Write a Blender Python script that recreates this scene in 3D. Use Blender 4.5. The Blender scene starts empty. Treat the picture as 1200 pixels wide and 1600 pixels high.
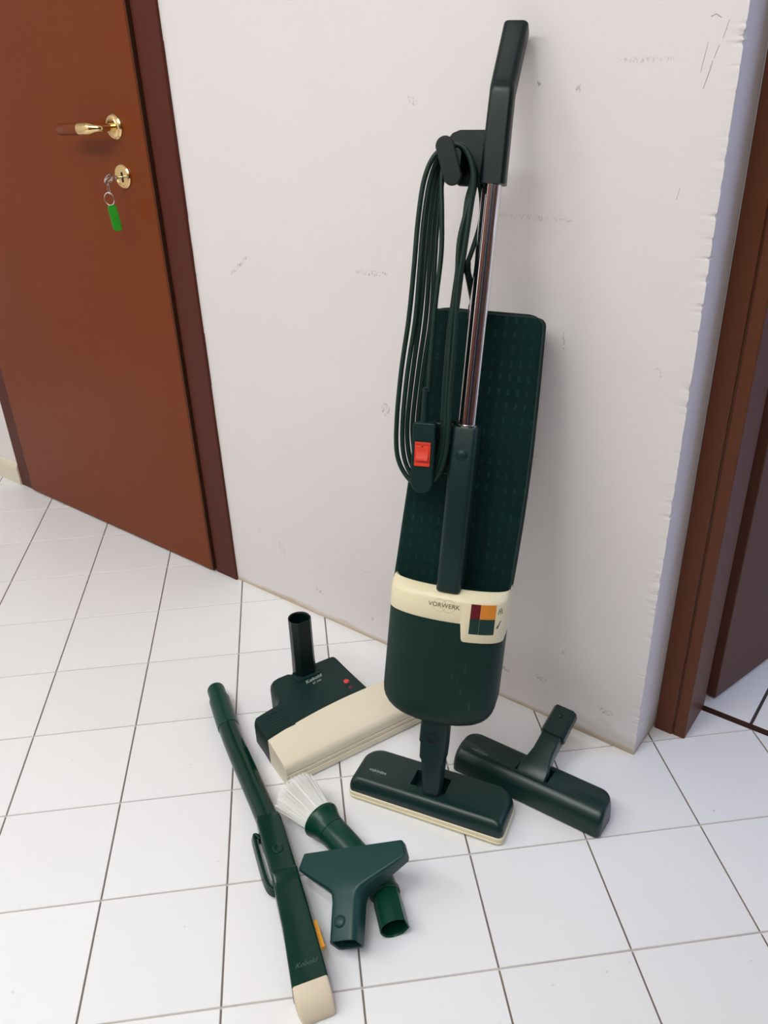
import bpy, bmesh, math, random
from mathutils import Vector, Matrix, noise

SC = bpy.context.scene
COL = SC.collection
random.seed(7)

# ------------------------------------------------------------------ camera
cam_d = bpy.data.cameras.new('camera')
cam = bpy.data.objects.new('camera', cam_d)
COL.objects.link(cam)
cam_d.sensor_fit = 'HORIZONTAL'
cam_d.sensor_width = 36.0
cam_d.lens = 36.0 * 1294.16 / 1200.0
cam_d.clip_start = 0.02
cam.matrix_world = Matrix(((0.7968254, -0.2689536, 0.5410483, 1.4043),
                           (0.6033651, 0.4015253, -0.6890051, -1.1733),
                           (-0.0319342, 0.8754664, 0.4822227, 1.1670),
                           (0, 0, 0, 1)))
SC.camera = cam

# ------------------------------------------------------------------ world and light
world = bpy.data.worlds.new('world')
SC.world = world
world.use_nodes = True
bg = world.node_tree.nodes['Background']
bg.inputs[0].default_value = (0.55, 0.68, 1.0, 1)
bg.inputs[1].default_value = 0.8


def area(name, loc, target, sx, sy, power, color):
    d = bpy.data.lights.new(name, 'AREA')
    d.shape = 'RECTANGLE'
    d.size, d.size_y = sx, sy
    d.energy = power
    d.color = color
    o = bpy.data.objects.new(name, d)
    COL.objects.link(o)
    o.location = loc
    o.rotation_euler = (Vector(target) - Vector(loc)).to_track_quat('-Z', 'Y').to_euler()
    return o


# the row of ceiling lamps with its right one an added fill, a short one nearer the wall of the room, and the daylight that enters the next room's window
area('ceiling_light', (-0.80, -1.95, 2.60), (-0.80, -1.95, 0), 1.10, 0.28, 18, (0.96, 1.01, 1.015))
area('ceiling_light', (0.50, -1.90, 2.60), (0.50, -1.90, 0), 1.10, 0.28, 21, (0.96, 1.01, 1.015))
area('ceiling_light', (0.74, -1.20, 2.60), (0.74, -1.20, 0), 0.56, 0.22, 9, (0.96, 1.01, 1.015))
area('ceiling_light', (1.80, -1.85, 2.60), (1.80, -1.85, 0), 1.10, 0.28, 18, (0.96, 1.01, 1.015))  # fill added to lift the shaded wall right of the vacuum
area('window_daylight', (2.92, 1.35, 1.50), (1.3, 0.6, 0.5), 1.10, 1.20, 22, (0.48, 0.61, 1.0))

SC.view_settings.view_transform = 'Standard'
SC.view_settings.look = 'None'
SC.view_settings.gamma = 1.0
SC.view_settings.use_curve_mapping = False
SC.view_settings.exposure = -0.19


# ------------------------------------------------------------------ materials
def lin(c):
    return tuple(((v / 255.0) / 12.92 if v <= 10 else (((v / 255.0) + 0.055) / 1.055) ** 2.4) for v in c) + (1,)


class NB:
    """small helper for node trees"""
    def __init__(self, name):
        self.m = bpy.data.materials.new(name)
        self.m.use_nodes = True
        self.t = self.m.node_tree
        self.b = self.t.nodes['Principled BSDF']

    def n(self, typ, **kw):
        nd = self.t.nodes.new(typ)
        for k, v in kw.items():
            if k.startswith('i_'):
                nd.inputs[k[2:].replace('_', ' ')].default_value = v
            else:
                setattr(nd, k, v)
        return nd

    def l(self, a, b):
        self.t.links.new(a, b)

    def math(self, op, a, b=None):
        nd = self.t.nodes.new('ShaderNodeMath')
        nd.operation = op
        for i, v in enumerate((a, b)):
            if v is None:
                continue
            if isinstance(v, (int, float)):
                nd.inputs[i].default_value = v
            else:
                self.l(v, nd.inputs[i])
        return nd.outputs[0]

    def coord(self, scale=(1, 1, 1), loc=(0, 0, 0), rot=(0, 0, 0), src='Object'):
        tc = self.n('ShaderNodeTexCoord')
        mp = self.n('ShaderNodeMapping')
        mp.inputs['Scale'].default_value = scale
        mp.inputs['Location'].default_value = loc
        mp.inputs['Rotation'].default_value = rot
        self.l(tc.outputs[src], mp.inputs['Vector'])
        return mp.outputs[0]

    def noise(self, vec, scale, detail=3, rough=0.55):
        nd = self.n('ShaderNodeTexNoise')
        nd.inputs['Scale'].default_value = scale
        nd.inputs['Detail'].default_value = detail
        nd.inputs['Roughness'].default_value = rough
        self.l(vec, nd.inputs['Vector'])
        return nd.outputs[0]

    def ramp(self, fac, p0, p1, c0=(0, 0, 0, 1), c1=(1, 1, 1, 1)):
        nd = self.n('ShaderNodeValToRGB')
        nd.color_ramp.elements[0].position = p0
        nd.color_ramp.elements[1].position = p1
        nd.color_ramp.elements[0].color = c0
        nd.color_ramp.elements[1].color = c1
        self.l(fac, nd.inputs[0])
        return nd.outputs[0]

    def mix(self, fac, a, b):
        nd = self.n('ShaderNodeMix', data_type='RGBA')
        for s, v in ((0, fac), (6, a), (7, b)):
            if isinstance(v, (int, float, tuple)):
                nd.inputs[s].default_value = v
            else:
                self.l(v, nd.inputs[s])
        return nd.outputs[2]

    def bump(self, h, strength=0.2, dist=0.002):
        nd = self.n('ShaderNodeBump')
        nd.inputs['Strength'].default_value = strength
        nd.inputs['Distance'].default_value = dist
        self.l(h, nd.inputs['Height'])
        self.l(nd.outputs[0], self.b.inputs['Normal'])


def plain(name, rgb, rough=0.4, metal=0.0, grain=0.0, gscale=400, spec=0.5, coat=0.0, vary=0.08):
    k = NB(name)
    v = k.coord()
    c = lin(rgb)
    dark = tuple(x * (1 - vary) for x in c[:3]) + (1,)
    light = tuple(min(1, x * (1 + vary)) for x in c[:3]) + (1,)
    k.l(k.mix(k.noise(v, 9), dark, light), k.b.inputs['Base Color'])
    k.b.inputs['Roughness'].default_value = rough
    k.b.inputs['Metallic'].default_value = metal
    k.b.inputs['Specular IOR Level'].default_value = spec
    if coat:
        k.b.inputs['Coat Weight'].default_value = coat
        k.b.inputs['Coat Roughness'].default_value = 0.12
    if grain:
        k.bump(k.noise(v, gscale, 2), grain, 0.0004)
    return k.m


def scuffed(name, rgb, rough):
    """moulded plastic with light rub marks"""
    k = NB(name)
    v = k.coord()
    sv = k.coord(scale=(260, 260, 34), rot=(0, 0.3, 0.2))
    marks = k.math('MULTIPLY', k.ramp(k.noise(sv, 1, 1), 0.70, 0.78), k.ramp(k.noise(v, 16, 2), 0.45, 0.65))
    c = lin(rgb)
    base = k.mix(k.noise(v, 6), tuple(x * 0.88 for x in c[:3]) + (1,), tuple(x * 1.12 for x in c[:3]) + (1,))
    k.l(k.mix(k.math('MULTIPLY', marks, 0.35), base, lin((120, 140, 130))), k.b.inputs['Base Color'])
    k.b.inputs['Roughness'].default_value = rough
    k.b.inputs['Specular IOR Level'].default_value = 0.25
    k.bump(k.noise(v, 900, 2), 0.12, 0.0003)
    return k.m


def wood(name, rgb, axis=2, rough=0.36, spec=0.4):
    k = NB(name)
    sc = [60, 60, 60]
    sc[axis] = 1.6
    g = k.noise(k.coord(scale=tuple(sc)), 1.0, 4)
    big = k.noise(k.coord(scale=(3, 3, 1.2)), 1.0, 2)
    c = lin(rgb)
    a = tuple(x * 0.93 for x in c[:3]) + (1,)
    b = tuple(x * 1.07 for x in c[:3]) + (1,)
    f = k.math('ADD', k.math('MULTIPLY', g, 0.6), k.math('MULTIPLY', big, 0.4))
    k.l(k.mix(f, a, b), k.b.inputs['Base Color'])
    k.b.inputs['Roughness'].default_value = rough
    k.b.inputs['Specular IOR Level'].default_value = spec
    k.bump(g, 0.03, 0.0005)
    return k.m


def wall_paint():
    k = NB('wall_paint')
    tc = k.n('ShaderNodeTexCoord')
    v = tc.outputs['Object']
    sp = k.n('ShaderNodeSeparateXYZ')
    k.l(v, sp.inputs[0])
    X, Y, Z = sp.outputs
    base = k.mix(k.noise(v, 2.2, 3), lin((224, 217, 215)), lin((231, 225, 223)))
    # stains along the floor line
    rag = k.math('MULTIPLY', k.noise(k.coord(scale=(9, 9, 30)), 1, 3), 0.030)
    low = k.ramp(k.math('SUBTRACT', rag, Z), 0.0, 0.012)
    base = k.mix(k.math('MULTIPLY', low, 0.75), base, lin((182, 160, 126)))
    rag2 = k.math('MULTIPLY', k.noise(k.coord(scale=(14, 14, 14), loc=(3, 1, 2)), 1, 4), 0.11)
    near = k.ramp(X, 0.90, 0.98)
    low2 = k.math('MULTIPLY', k.ramp(k.math('SUBTRACT', rag2, Z), 0.0, 0.03), near)
    base = k.mix(k.math('MULTIPLY', low2, 0.30), base, lin((150, 138, 118)))
    # scuff marks: (x, z, half length, half height, angle deg, strength)
    scratch = k.noise(k.coord(scale=(330, 330, 150), rot=(0, 0.5, 0)), 1, 2)
    spots = [(0.135, 0.806, 0.034, 0.004, 38, .9), (0.475, 0.829, 0.036, 0.005, 2, .9), (0.79, 0.946, 0.065, 0.004, 0, .45),
             (0.785, 1.126, 0.006, 0.004, 20, .9), (0.85, 1.12, 0.010, 0.005, -20, .7), (0.57, 1.104, 0.012, 0.005, -30, .5),
             (0.496, 0.574, 0.014, 0.011, -60, .7), (0.439, 0.057, 0.004, 0.0035, 0, 1.6), (0.10, 0.179, 0.003, 0.005, 0, .9),
             (0.283, 0.072, 0.016, 0.004, -20, .8), (0.371, 0.079, 0.012, 0.003, -10, .6), (0.94, 1.152, 0.036, 0.004, 0, .4),
             (0.815, 0.561, 0.006, 0.008, 40, .6), (0.853, 0.769, 0.002, 0.02, 8, .8), (0.78, 0.076, 0.014, 0.006, -5, .9),
             (0.858, 0.089, 0.016, 0.006, -15, .8), (0.90, 0.171, 0.004, 0.004, 0, .9), (0.994, 0.075, 0.016, 0.007, -10, .9),
             (0.172, 0.15, 0.008, 0.022, 15, .35), (0.42, 0.17, 0.02, 0.006, 40, .25), (1.01, 0.745, 0.006, 0.01, 10, .35)]
    tot = None
    for (px, pz, a, b, ang, st) in spots:
        c, s = math.cos(math.radians(ang)), math.sin(math.radians(ang))
        dx = k.math('SUBTRACT', X, px)
        dz = k.math('SUBTRACT', Z, pz)
        p = k.math('MULTIPLY', k.math('ADD', k.math('MULTIPLY', dx, c), k.math('MULTIPLY', dz, s)), 1 / a)
        q = k.math('MULTIPLY', k.math('SUBTRACT', k.math('MULTIPLY', dz, c), k.math('MULTIPLY', dx, s)), 1 / b)
        r = k.math('ADD', k.math('MULTIPLY', p, p), k.math('MULTIPLY', q, q))
        m = k.math('MULTIPLY', k.math('LESS_THAN', r, 1.0), st)
        tot = m if tot is None else k.math('ADD', tot, m)
    thr = k.ramp(scratch, 0.50, 0.62)
    scm = k.math('MULTIPLY', k.math('MULTIPLY', tot, thr), 0.62)
    base = k.mix(k.math('MINIMUM', scm, 0.85), base, lin((112, 98, 92)))
    k.l(base, k.b.inputs['Base Color'])
    k.b.inputs['Roughness'].default_value = 0.62
    k.b.inputs['Specular IOR Level'].default_value = 0.3
    h = k.math('ADD', k.noise(v, 260, 3), k.math('MULTIPLY', k.noise(v, 24, 3), 1.6))
    k.bump(h, 0.16, 0.0016)
    return k.m


def tile_mat(name, rgb):
    k = NB(name)
    v = k.coord()
    oi = k.n('ShaderNodeObjectInfo')
    c = lin(rgb)
    a = tuple(x * 0.965 for x in c[:3]) + (1,)
    base = k.mix(oi.outputs['Random'], a, c)
    tcg = k.n('ShaderNodeTexCoord')
    geo = k.n('ShaderNodeNewGeometry')
    pv = geo.outputs['Position']
    dirt = k.ramp(k.noise(pv, 55, 3), 0.715, 0.76)
    base = k.mix(k.math('MULTIPLY', dirt, 0.35), base, lin((150, 142, 130)))
    sp = k.n('ShaderNodeSeparateXYZ')
    k.l(pv, sp.inputs[0])
    # yellowed band of old dirt close to the wall
    ragged = k.math('ADD', k.math('MULTIPLY', k.noise(pv, 11, 4), 0.07), -0.052)
    nearw = k.ramp(k.math('SUBTRACT', sp.outputs[1], ragged), 0.0, 0.035)
    onl = k.ramp(k.math('SUBTRACT', 1.075, sp.outputs[0]), 0.0, 0.05)
    yel = k.math('MULTIPLY', k.math('MULTIPLY', nearw, onl), 0.30)
    base = k.mix(yel, base, lin((196, 176, 140)))
    k.l(base, k.b.inputs['Base Color'])
    k.b.inputs['Roughness'].default_value = 0.33
    k.b.inputs['Specular IOR Level'].default_value = 0.45
    k.bump(k.noise(pv, 30, 2), 0.05, 0.002)
    return k.m


def bag_fabric():
    """dark green cloth with a woven pattern of pale double dashes"""
    k = NB('bag_fabric')
    tc = k.n('ShaderNodeTexCoord')
    v = tc.outputs['Object']
    sp = k.n('ShaderNodeSeparateXYZ')
    k.l(v, sp.inputs[0])
    wob = k.math('MULTIPLY', k.math('SUBTRACT', k.noise(v, 9, 1), 0.5), 0.010)
    X = k.math('ADD', sp.outputs[0], wob)
    Z = sp.outputs[2]
    fx = k.math('FRACT', k.math('ADD', k.math('MULTIPLY', X, 1 / 0.0142), 50.0))
    fz = k.math('FRACT', k.math('ADD', k.math('MULTIPLY', Z, 1 / 0.0215), 50.0))
    gx = k.math('LESS_THAN', k.math('ABSOLUTE', k.math('SUBTRACT', fx, 0.5)), 0.14)
    gz = k.math('LESS_THAN', k.math('ABSOLUTE', k.math('SUBTRACT', fz, 0.5)), 0.24)
    dash = k.math('MULTIPLY', k.math('MULTIPLY', gx, gz), k.math('MULTIPLY', k.ramp(k.noise(v, 420, 2), 0.3, 0.6), k.ramp(k.noise(v, 16, 2), 0.35, 0.62)))
    c = k.mix(k.noise(v, 14, 3), lin((4, 32, 30)), lin((9, 42, 39)))
    k.l(k.mix(k.math('MULTIPLY', dash, 0.55), c, lin((30, 74, 68))), k.b.inputs['Base Color'])
    k.b.inputs['Roughness'].default_value = 0.85
    k.b.inputs['Specular IOR Level'].default_value = 0.15
    w = k.n('ShaderNodeTexWave')
    w.inputs['Scale'].default_value = 300
    k.l(v, w.inputs['Vector'])
    k.bump(k.math('ADD', k.noise(v, 700, 2), w.outputs['Fac']), 0.2, 0.0005)
    return k.m


M = {}
M['paint'] = wall_paint()
M['ceiling'] = plain('ceiling_paint', (246, 246, 246), 0.8)
M['tile'] = tile_mat('white_floor_tile', (240, 239, 239))
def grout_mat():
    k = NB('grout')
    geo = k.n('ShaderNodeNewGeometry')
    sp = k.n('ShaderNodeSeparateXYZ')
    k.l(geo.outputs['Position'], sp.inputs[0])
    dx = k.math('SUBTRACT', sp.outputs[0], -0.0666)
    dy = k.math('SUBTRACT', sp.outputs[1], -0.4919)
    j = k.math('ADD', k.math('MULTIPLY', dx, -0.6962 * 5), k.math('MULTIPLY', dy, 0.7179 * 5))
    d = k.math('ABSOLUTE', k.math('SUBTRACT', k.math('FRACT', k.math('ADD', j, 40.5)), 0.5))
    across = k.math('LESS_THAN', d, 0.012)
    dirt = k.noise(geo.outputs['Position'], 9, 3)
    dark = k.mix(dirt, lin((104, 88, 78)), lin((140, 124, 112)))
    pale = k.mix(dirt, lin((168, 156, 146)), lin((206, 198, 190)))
    k.l(k.mix(across, dark, pale), k.b.inputs['Base Color'])  # joints running one way coloured paler, in place of light on their edges
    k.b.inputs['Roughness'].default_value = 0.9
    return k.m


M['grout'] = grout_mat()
M['grout2'] = plain('dark_grout', (66, 58, 54), 0.9, vary=0.2)
M['door'] = wood('brown_door_wood', (115, 50, 6), rough=0.32, spec=0.2)
M['frame'] = wood('brown_frame_wood', (82, 36, 24), rough=0.45, spec=0.2)
M['frame2'] = wood('darker_frame_wood', (98, 54, 32), rough=0.45, spec=0.25)
M['door2'] = wood('dark_brown_door_wood', (92, 54, 38), rough=0.45, spec=0.25)
M['navy'] = plain('navy_reflection_panel', (26, 24, 36), 0.4)  # for the unseen panels that darken the tube's reflection
M['edge'] = wood('dark_door_edge', (66, 38, 24))
M['caulk'] = plain('white_caulk', (226, 220, 210), 0.7)
M['beige'] = plain('beige_skirting', (222, 212, 190), 0.4)
M['brass'] = plain('polished_brass', (232, 202, 146), 0.16, 1.0)
M['steel'] = plain('nickel_steel', (205, 200, 195), 0.22, 1.0)
M['black'] = plain('black_void', (10, 10, 10), 0.8)
M['gtag'] = plain('green_plastic_tag', (38, 150, 28), 0.35)
M['chrome'] = plain('chrome', (225, 225, 228), 0.05, 1.0, vary=0.0)
M['pgreen'] = scuffed('dark_green_housing', (8, 42, 36), 0.48)
M['green'] = plain('dark_green_plastic', (12, 40, 38), 0.42, grain=0.1, gscale=900, spec=0.3)
M['dgreen'] = plain('black_green_plastic', (5, 25, 24), 0.36, grain=0.08, gscale=900, spec=0.36)
M['ngreen'] = plain('nozzle_green_plastic', (11, 42, 38), 0.34, grain=0.06, gscale=900, spec=0.46)
M['bgreen'] = plain('brush_head_green', (13, 43, 40), 0.5, grain=0.1, gscale=900, spec=0.3)
M['wgreen'] = plain('glossy_green_plastic', (2, 48, 36), 0.15, spec=0.34)
M['tgreen'] = plain('satin_green_plastic', (5, 60, 44), 0.32, grain=0.05, gscale=900, spec=0.32)
M['ugreen'] = plain('blue_green_plastic', (14, 60, 56), 0.40, grain=0.08, gscale=900, spec=0.36)
M['cream'] = plain('cream_plastic', (232, 220, 184), 0.38, vary=0.03)
M['ivory'] = plain('ivory_plastic', (234, 222, 198), 0.4, vary=0.03)
M['putty'] = plain('putty_plastic', (222, 205, 178), 0.5, vary=0.03)
M['fabric'] = bag_fabric()
M['piping'] = plain('dark_green_piping', (18, 48, 44), 0.8)
M['cord'] = plain('green_cord_rubber', (20, 44, 37), 0.42, spec=0.3)
M['red'] = plain('red_rocker_plastic', (214, 62, 40), 0.35)
M['redlens'] = plain('red_lens', (226, 70, 58), 0.2)
M['maroon'] = plain('maroon_lens', (98, 22, 30), 0.2)
M['amber'] = plain('amber_lens', (218, 134, 42), 0.3)
M['orange'] = plain('orange_plastic', (232, 160, 46), 0.4)
M['wgrn'] = plain('green_lens', (16, 52, 44), 0.2)
M['ink'] = plain('grey_print', (84, 82, 62), 0.6)
M['inkring'] = plain('pale_ring_print', (196, 186, 150), 0.6)
M['silver'] = plain('silver_print', (176, 186, 182), 0.5)
M['dimsilver'] = plain('worn_silver_print', (110, 132, 120), 0.5)
M['faint'] = plain('worn_print_on_green', (62, 92, 80), 0.5)
M['bristle'] = plain('white_bristle', (238, 236, 230), 0.45)
M['tubewhite'] = plain('lamp_white', (240, 240, 240), 0.5)
gl = NB('window_glass')
gl.b.inputs['Transmission Weight'].default_value = 1.0
gl.b.inputs['Roughness'].default_value = 0.0
gl.b.inputs['IOR'].default_value = 1.02
M['glass'] = gl.m
em = NB('lamp_diffuser')
em.b.inputs['Emission Color'].default_value = (1, 0.96, 0.9, 1)
em.b.inputs['Emission Strength'].default_value = 4.0
M['lamp'] = em.m


# ------------------------------------------------------------------ mesh helpers
def obj(name, bm, mat, parent=None, smooth=35, bevel=0.0, seg=2):
    """bmesh -> ONE mesh object"""
    bmesh.ops.recalc_face_normals(bm, faces=bm.faces[:])
    me = bpy.data.meshes.new(name)
    bm.to_mesh(me)
    bm.free()
    if mat is not None:
        me.materials.append(mat)
    o = bpy.data.objects.new(name, me)
    COL.objects.link(o)
    if smooth:
        me.shade_smooth()
        me.set_sharp_from_angle(angle=math.radians(smooth))
    if bevel:
        b = o.modifiers.new('bevel', 'BEVEL')
        b.width = bevel
        b.segments = seg
        b.limit_method = 'ANGLE'
        b.angle_limit = math.radians(35)
        b.harden_normals = False
        me.shade_smooth()
        me.set_sharp_from_angle(angle=math.radians(50))
    if parent is not None:
        o.parent = parent
    return o


def tag(o, label, cat, group=None):
    o['label'] = label
    o['category'] = cat
    if group:
        o['group'] = group
    return o


def empty(name, mat=None):
    o = bpy.data.objects.new(name, None)
    COL.objects.link(o)
    o.empty_display_size = 0.05
    if mat is not None:
        o.matrix_world = mat
    return o


def frame_matrix(o, x, y, z):
    return Matrix(((x[0], y[0], z[0], o[0]), (x[1], y[1], z[1], o[1]), (x[2], y[2], z[2], o[2]), (0, 0, 0, 1)))


def rotz_matrix(o, deg):
    return Matrix.Translation(Vector(o)) @ Matrix.Rotation(math.radians(deg), 4, 'Z')


def add_box(bm, a, b):
    (x0, y0, z0), (x1, y1, z1) = a, b
    v = [bm.verts.new(p) for p in ((x0, y0, z0), (x1, y0, z0), (x1, y1, z0), (x0, y1, z0),
                                   (x0, y0, z1), (x1, y0, z1), (x1, y1, z1), (x0, y1, z1))]
    for f in ((3, 2, 1, 0), (4, 5, 6, 7), (0, 1, 5, 4), (1, 2, 6, 5), (2, 3, 7, 6), (3, 0, 4, 7)):
        bm.faces.new([v[i] for i in f])
    return bm


def box(a, b):
    return add_box(bmesh.new(), a, b)


def add_loft(bm, secs, cap0=True, cap1=True, closed=False):
    """secs: list of closed loops (equal length) of 3D points"""
    rings = [[bm.verts.new(p) for p in s] for s in secs]
    n = len(rings[0])
    pairs = list(zip(rings[:-1], rings[1:])) + ([(rings[-1], rings[0])] if closed else [])
    for r0, r1 in pairs:
        for i in range(n):
            bm.faces.new((r0[i], r0[(i + 1) % n], r1[(i + 1) % n], r1[i]))
    if cap0 and not closed:
        bm.faces.new(rings[0][::-1])
    if cap1 and not closed:
        bm.faces.new(rings[-1])
    return bm


def loft(secs, **k):
    return add_loft(bmesh.new(), secs, **k)


def rrect(x0, x1, y0, y1, r, n=5):
    """rounded rectangle, r = one radius or four (x0y0, x1y0, x1y1, x0y1)"""
    rs = [r] * 4 if isinstance(r, (int, float)) else list(r)
    m = min(x1 - x0, y1 - y0) * 0.499
    rs = [max(1e-5, min(q, m)) for q in rs]
    pts = []
    for (cx, cy, q, a0) in ((x0 + rs[0], y0 + rs[0], rs[0], 180), (x1 - rs[1], y0 + rs[1], rs[1], 270),
                            (x1 - rs[2], y1 - rs[2], rs[2], 0), (x0 + rs[3], y1 - rs[3], rs[3], 90)):
        for i in range(n + 1):
            a = math.radians(a0 + 90 * i / n)
            pts.append((cx + q * math.cos(a), cy + q * math.sin(a)))
    return pts


def circle(r, n=24, cx=0, cy=0):
    return [(cx + r * math.cos(2 * math.pi * i / n), cy + r * math.sin(2 * math.pi * i / n)) for i in range(n)]


def dprofile(r, n=18, f=1.0):
    """tube connector: round back, three flats on the front (towards -y)"""
    pts = []
    for i in range(n + 1):
        a = math.radians(-8 + 196 * i / n)
        pts.append((r * math.cos(a), r * math.sin(a)))
    pts += [(-r * 0.99, -r * 0.40 * f), (-r * 0.60, -r * 0.92 * f), (0, -r * 0.93 * f), (r * 0.60, -r * 0.92 * f), (r * 0.99, -r * 0.40 * f)]
    return pts


def at(pts, z):
    return [(p[0], p[1], z) for p in pts]


def along(pts, o, x, y):
    o, x, y = Vector(o), Vector(x), Vector(y)
    return [tuple(o + x * p[0] + y * p[1]) for p in pts]


def catmull(P, sub=8):
    P = [Vector(p) for p in P]
    out = []
    for i in range(len(P) - 1):
        p0, p1, p2, p3 = P[max(i - 1, 0)], P[i], P[i + 1], P[min(i + 2, len(P) - 1)]
        for j in range(sub):
            t = j / sub
            out.append(0.5 * ((2 * p1) + (p2 - p0) * t + (2 * p0 - 5 * p1 + 4 * p2 - p3) * t * t + (3 * p1 - p0 - 3 * p2 + p3) * t ** 3))
    out.append(P[-1])
    return out


def add_sweep(bm, path, prof, up=(0, 0, 1), scales=None, cap0=True, cap1=True):
    """sweep a 2D profile along a path with parallel transport; prof x = side, y = up"""
    path = [Vector(p) for p in path]
    n = len(path)
    tg = [(path[min(i + 1, n - 1)] - path[max(i - 1, 0)]).normalized() for i in range(n)]
    u = Vector(up)
    u = (u - tg[0] * u.dot(tg[0])).normalized()
    secs = []
    for i in range(n):
        if i:
            q = tg[i - 1].rotation_difference(tg[i])
            u = q @ u
            u = (u - tg[i] * u.dot(tg[i])).normalized()
        s = tg[i].cross(u)
        k = scales[i] if scales else 1
        secs.append([tuple(path[i] + s * p[0] * k + u * p[1] * k) for p in prof])
    return add_loft(bm, secs, cap0=cap0, cap1=cap1)


def sweep(path, prof, **k):
    return add_sweep(bmesh.new(), path, prof, **k)


def revolve(o, axis, prof, n=28):
    """prof: list of (along axis, radius)"""
    axis = Vector(axis).normalized()
    x = axis.orthogonal().normalized()
    y = axis.cross(x)
    o = Vector(o)
    return loft([[tuple(o + axis * h + (x * math.cos(2 * math.pi * i / n) + y * math.sin(2 * math.pi * i / n)) * max(r, 1e-5)) for i in range(n)] for h, r in prof])


def text_bm(body, size, fn, shear=0.0, thick=0.0003, bold=0.0, space=1.0):
    """flat print: letters of the built-in font, mapped by fn(x, y, h) onto the surface"""
    cu = bpy.data.curves.new('lettering', 'FONT')
    cu.body = body
    cu.size = size
    cu.shear = shear
    cu.align_x = 'CENTER'
    cu.align_y = 'CENTER'
    cu.space_character = space
    cu.offset = bold
    cu.resolution_u = 3
    cu.fill_mode = 'FRONT'
    to = bpy.data.objects.new('lettering_source', cu)
    COL.objects.link(to)
    dg = bpy.context.evaluated_depsgraph_get()
    me = bpy.data.meshes.new_from_object(to.evaluated_get(dg))
    bpy.data.objects.remove(to)
    bpy.data.curves.remove(cu)
    bm = bmesh.new()
    bm.from_mesh(me)
    bpy.data.meshes.remove(me)
    r = bmesh.ops.extrude_face_region(bm, geom=bm.faces[:])
    top = {g for g in r['geom'] if isinstance(g, bmesh.types.BMVert)}
    for v in bm.verts:
        v.co = Vector(fn(v.co.x, v.co.y, thick if v in top else 0.0))
    return bm


def ring_bm(r, w, fn, cx=0.0, cy=0.0, n=28, h=0.0003):
    secs = []
    for i in range(n):
        a = 2 * math.pi * i / n
        c, s = math.cos(a), math.sin(a)
        secs.append([fn(cx + c * q, cy + s * q, z) for q, z in ((r - w, 0), (r, 0), (r, h), (r - w, h))])
    return loft(secs, closed=True)


# ------------------------------------------------------------------ setting: floor
TI = Vector((0.7179, 0.6962))
TJ = Vector((-0.6962, 0.7179))
TO = Vector((-0.0666, -0.4919))
PITCH, GAP = 0.2, 0.0028
RX0, RX1, RY0 = -1.8, 2.4, -2.6


def clip(poly, n, d):
    out = []
    for i in range(len(poly)):
        a, b = poly[i], poly[(i + 1) % len(poly)]
        da, db = a[0] * n[0] + a[1] * n[1] - d, b[0] * n[0] + b[1] * n[1] - d
        if da <= 0:
            out.append(a)
        if da * db < 0:
            t = da / (da - db)
            out.append((a[0] + (b[0] - a[0]) * t, a[1] + (b[1] - a[1]) * t))
    return out


def add_tile(bm, poly, h=0.004, b=0.0007):
    cx = sum(p[0] for p in poly) / len(poly)
    cy = sum(p[1] for p in poly) / len(poly)

    def ins(q):
        return [(p[0] + (cx - p[0]) * q / max(1e-6, math.hypot(cx - p[0], cy - p[1])), p[1] + (cy - p[1]) * q / max(1e-6, math.hypot(cx - p[0], cy - p[1]))) for p in poly]
    return add_loft(bm, [at(poly, -h), at(poly, -b), at(ins(b * 1.4), 0.0)], cap0=False)


def in_view(p, margin=0.35):
    c = cam.matrix_world.inverted() @ Vector(p)
    if c.z > -0.1:
        return False
    f = 1294.16 / 600
    return abs(c.x / -c.z * f) < 1 + margin and abs(c.y / -c.z * f) < 1.333 + margin


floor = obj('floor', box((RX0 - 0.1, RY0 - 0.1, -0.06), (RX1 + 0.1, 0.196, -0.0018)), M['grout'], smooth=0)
floor['kind'] = 'structure'
full = None
rest = bmesh.new()
hg = (PITCH - GAP) / 2
for i in range(-22, 30):
    for j in range(-26, 16):
        c = TO + TI * (i + 0.5) * PITCH + TJ * (j + 0.5) * PITCH
        if not (RX0 - 0.1 < c.x < RX1 + 0.1 and RY0 - 0.1 < c.y < 0.32):
            continue
        poly = [tuple(c + TI * a * hg + TJ * b * hg) for a, b in ((-1, -1), (1, -1), (1, 1), (-1, 1))]
        whole = True
        for n, d in (((0, 1), 0.194), ((-1, 0), -RX0 + 0.05), ((1, 0), RX1 + 0.05), ((0, -1), -RY0 + 0.05)):
            k = clip(poly, n, d)
            if k != poly:
                whole = False
            poly = k
        if len(poly) < 3:
            continue
        if in_view((c.x, c.y, 0)):
            if whole:
                if full is None:
                    lp = [(a * hg, b * hg) for a, b in ((-1, -1), (1, -1), (1, 1), (-1, 1))]
                    t = obj('tile', add_tile(bmesh.new(), lp), M['tile'], floor, smooth=30)
                    full = t
                else:
                    t = full.copy()
                    COL.objects.link(t)
                    t.parent = floor
                t.location = (c.x, c.y, 0)
                t.rotation_euler = (random.uniform(-1, 1) * 0.0009, random.uniform(-1, 1) * 0.0009, math.atan2(TI.y, TI.x))
            else:
                bm = add_tile(bmesh.new(), poly)
                obj('tile', bm, M['tile'], floor, smooth=30)
        else:
            add_tile(rest, poly)
far_tiles = obj('tile', rest, M['tile'], floor, smooth=30)
far_tiles['kind'] = 'stuff'

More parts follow.
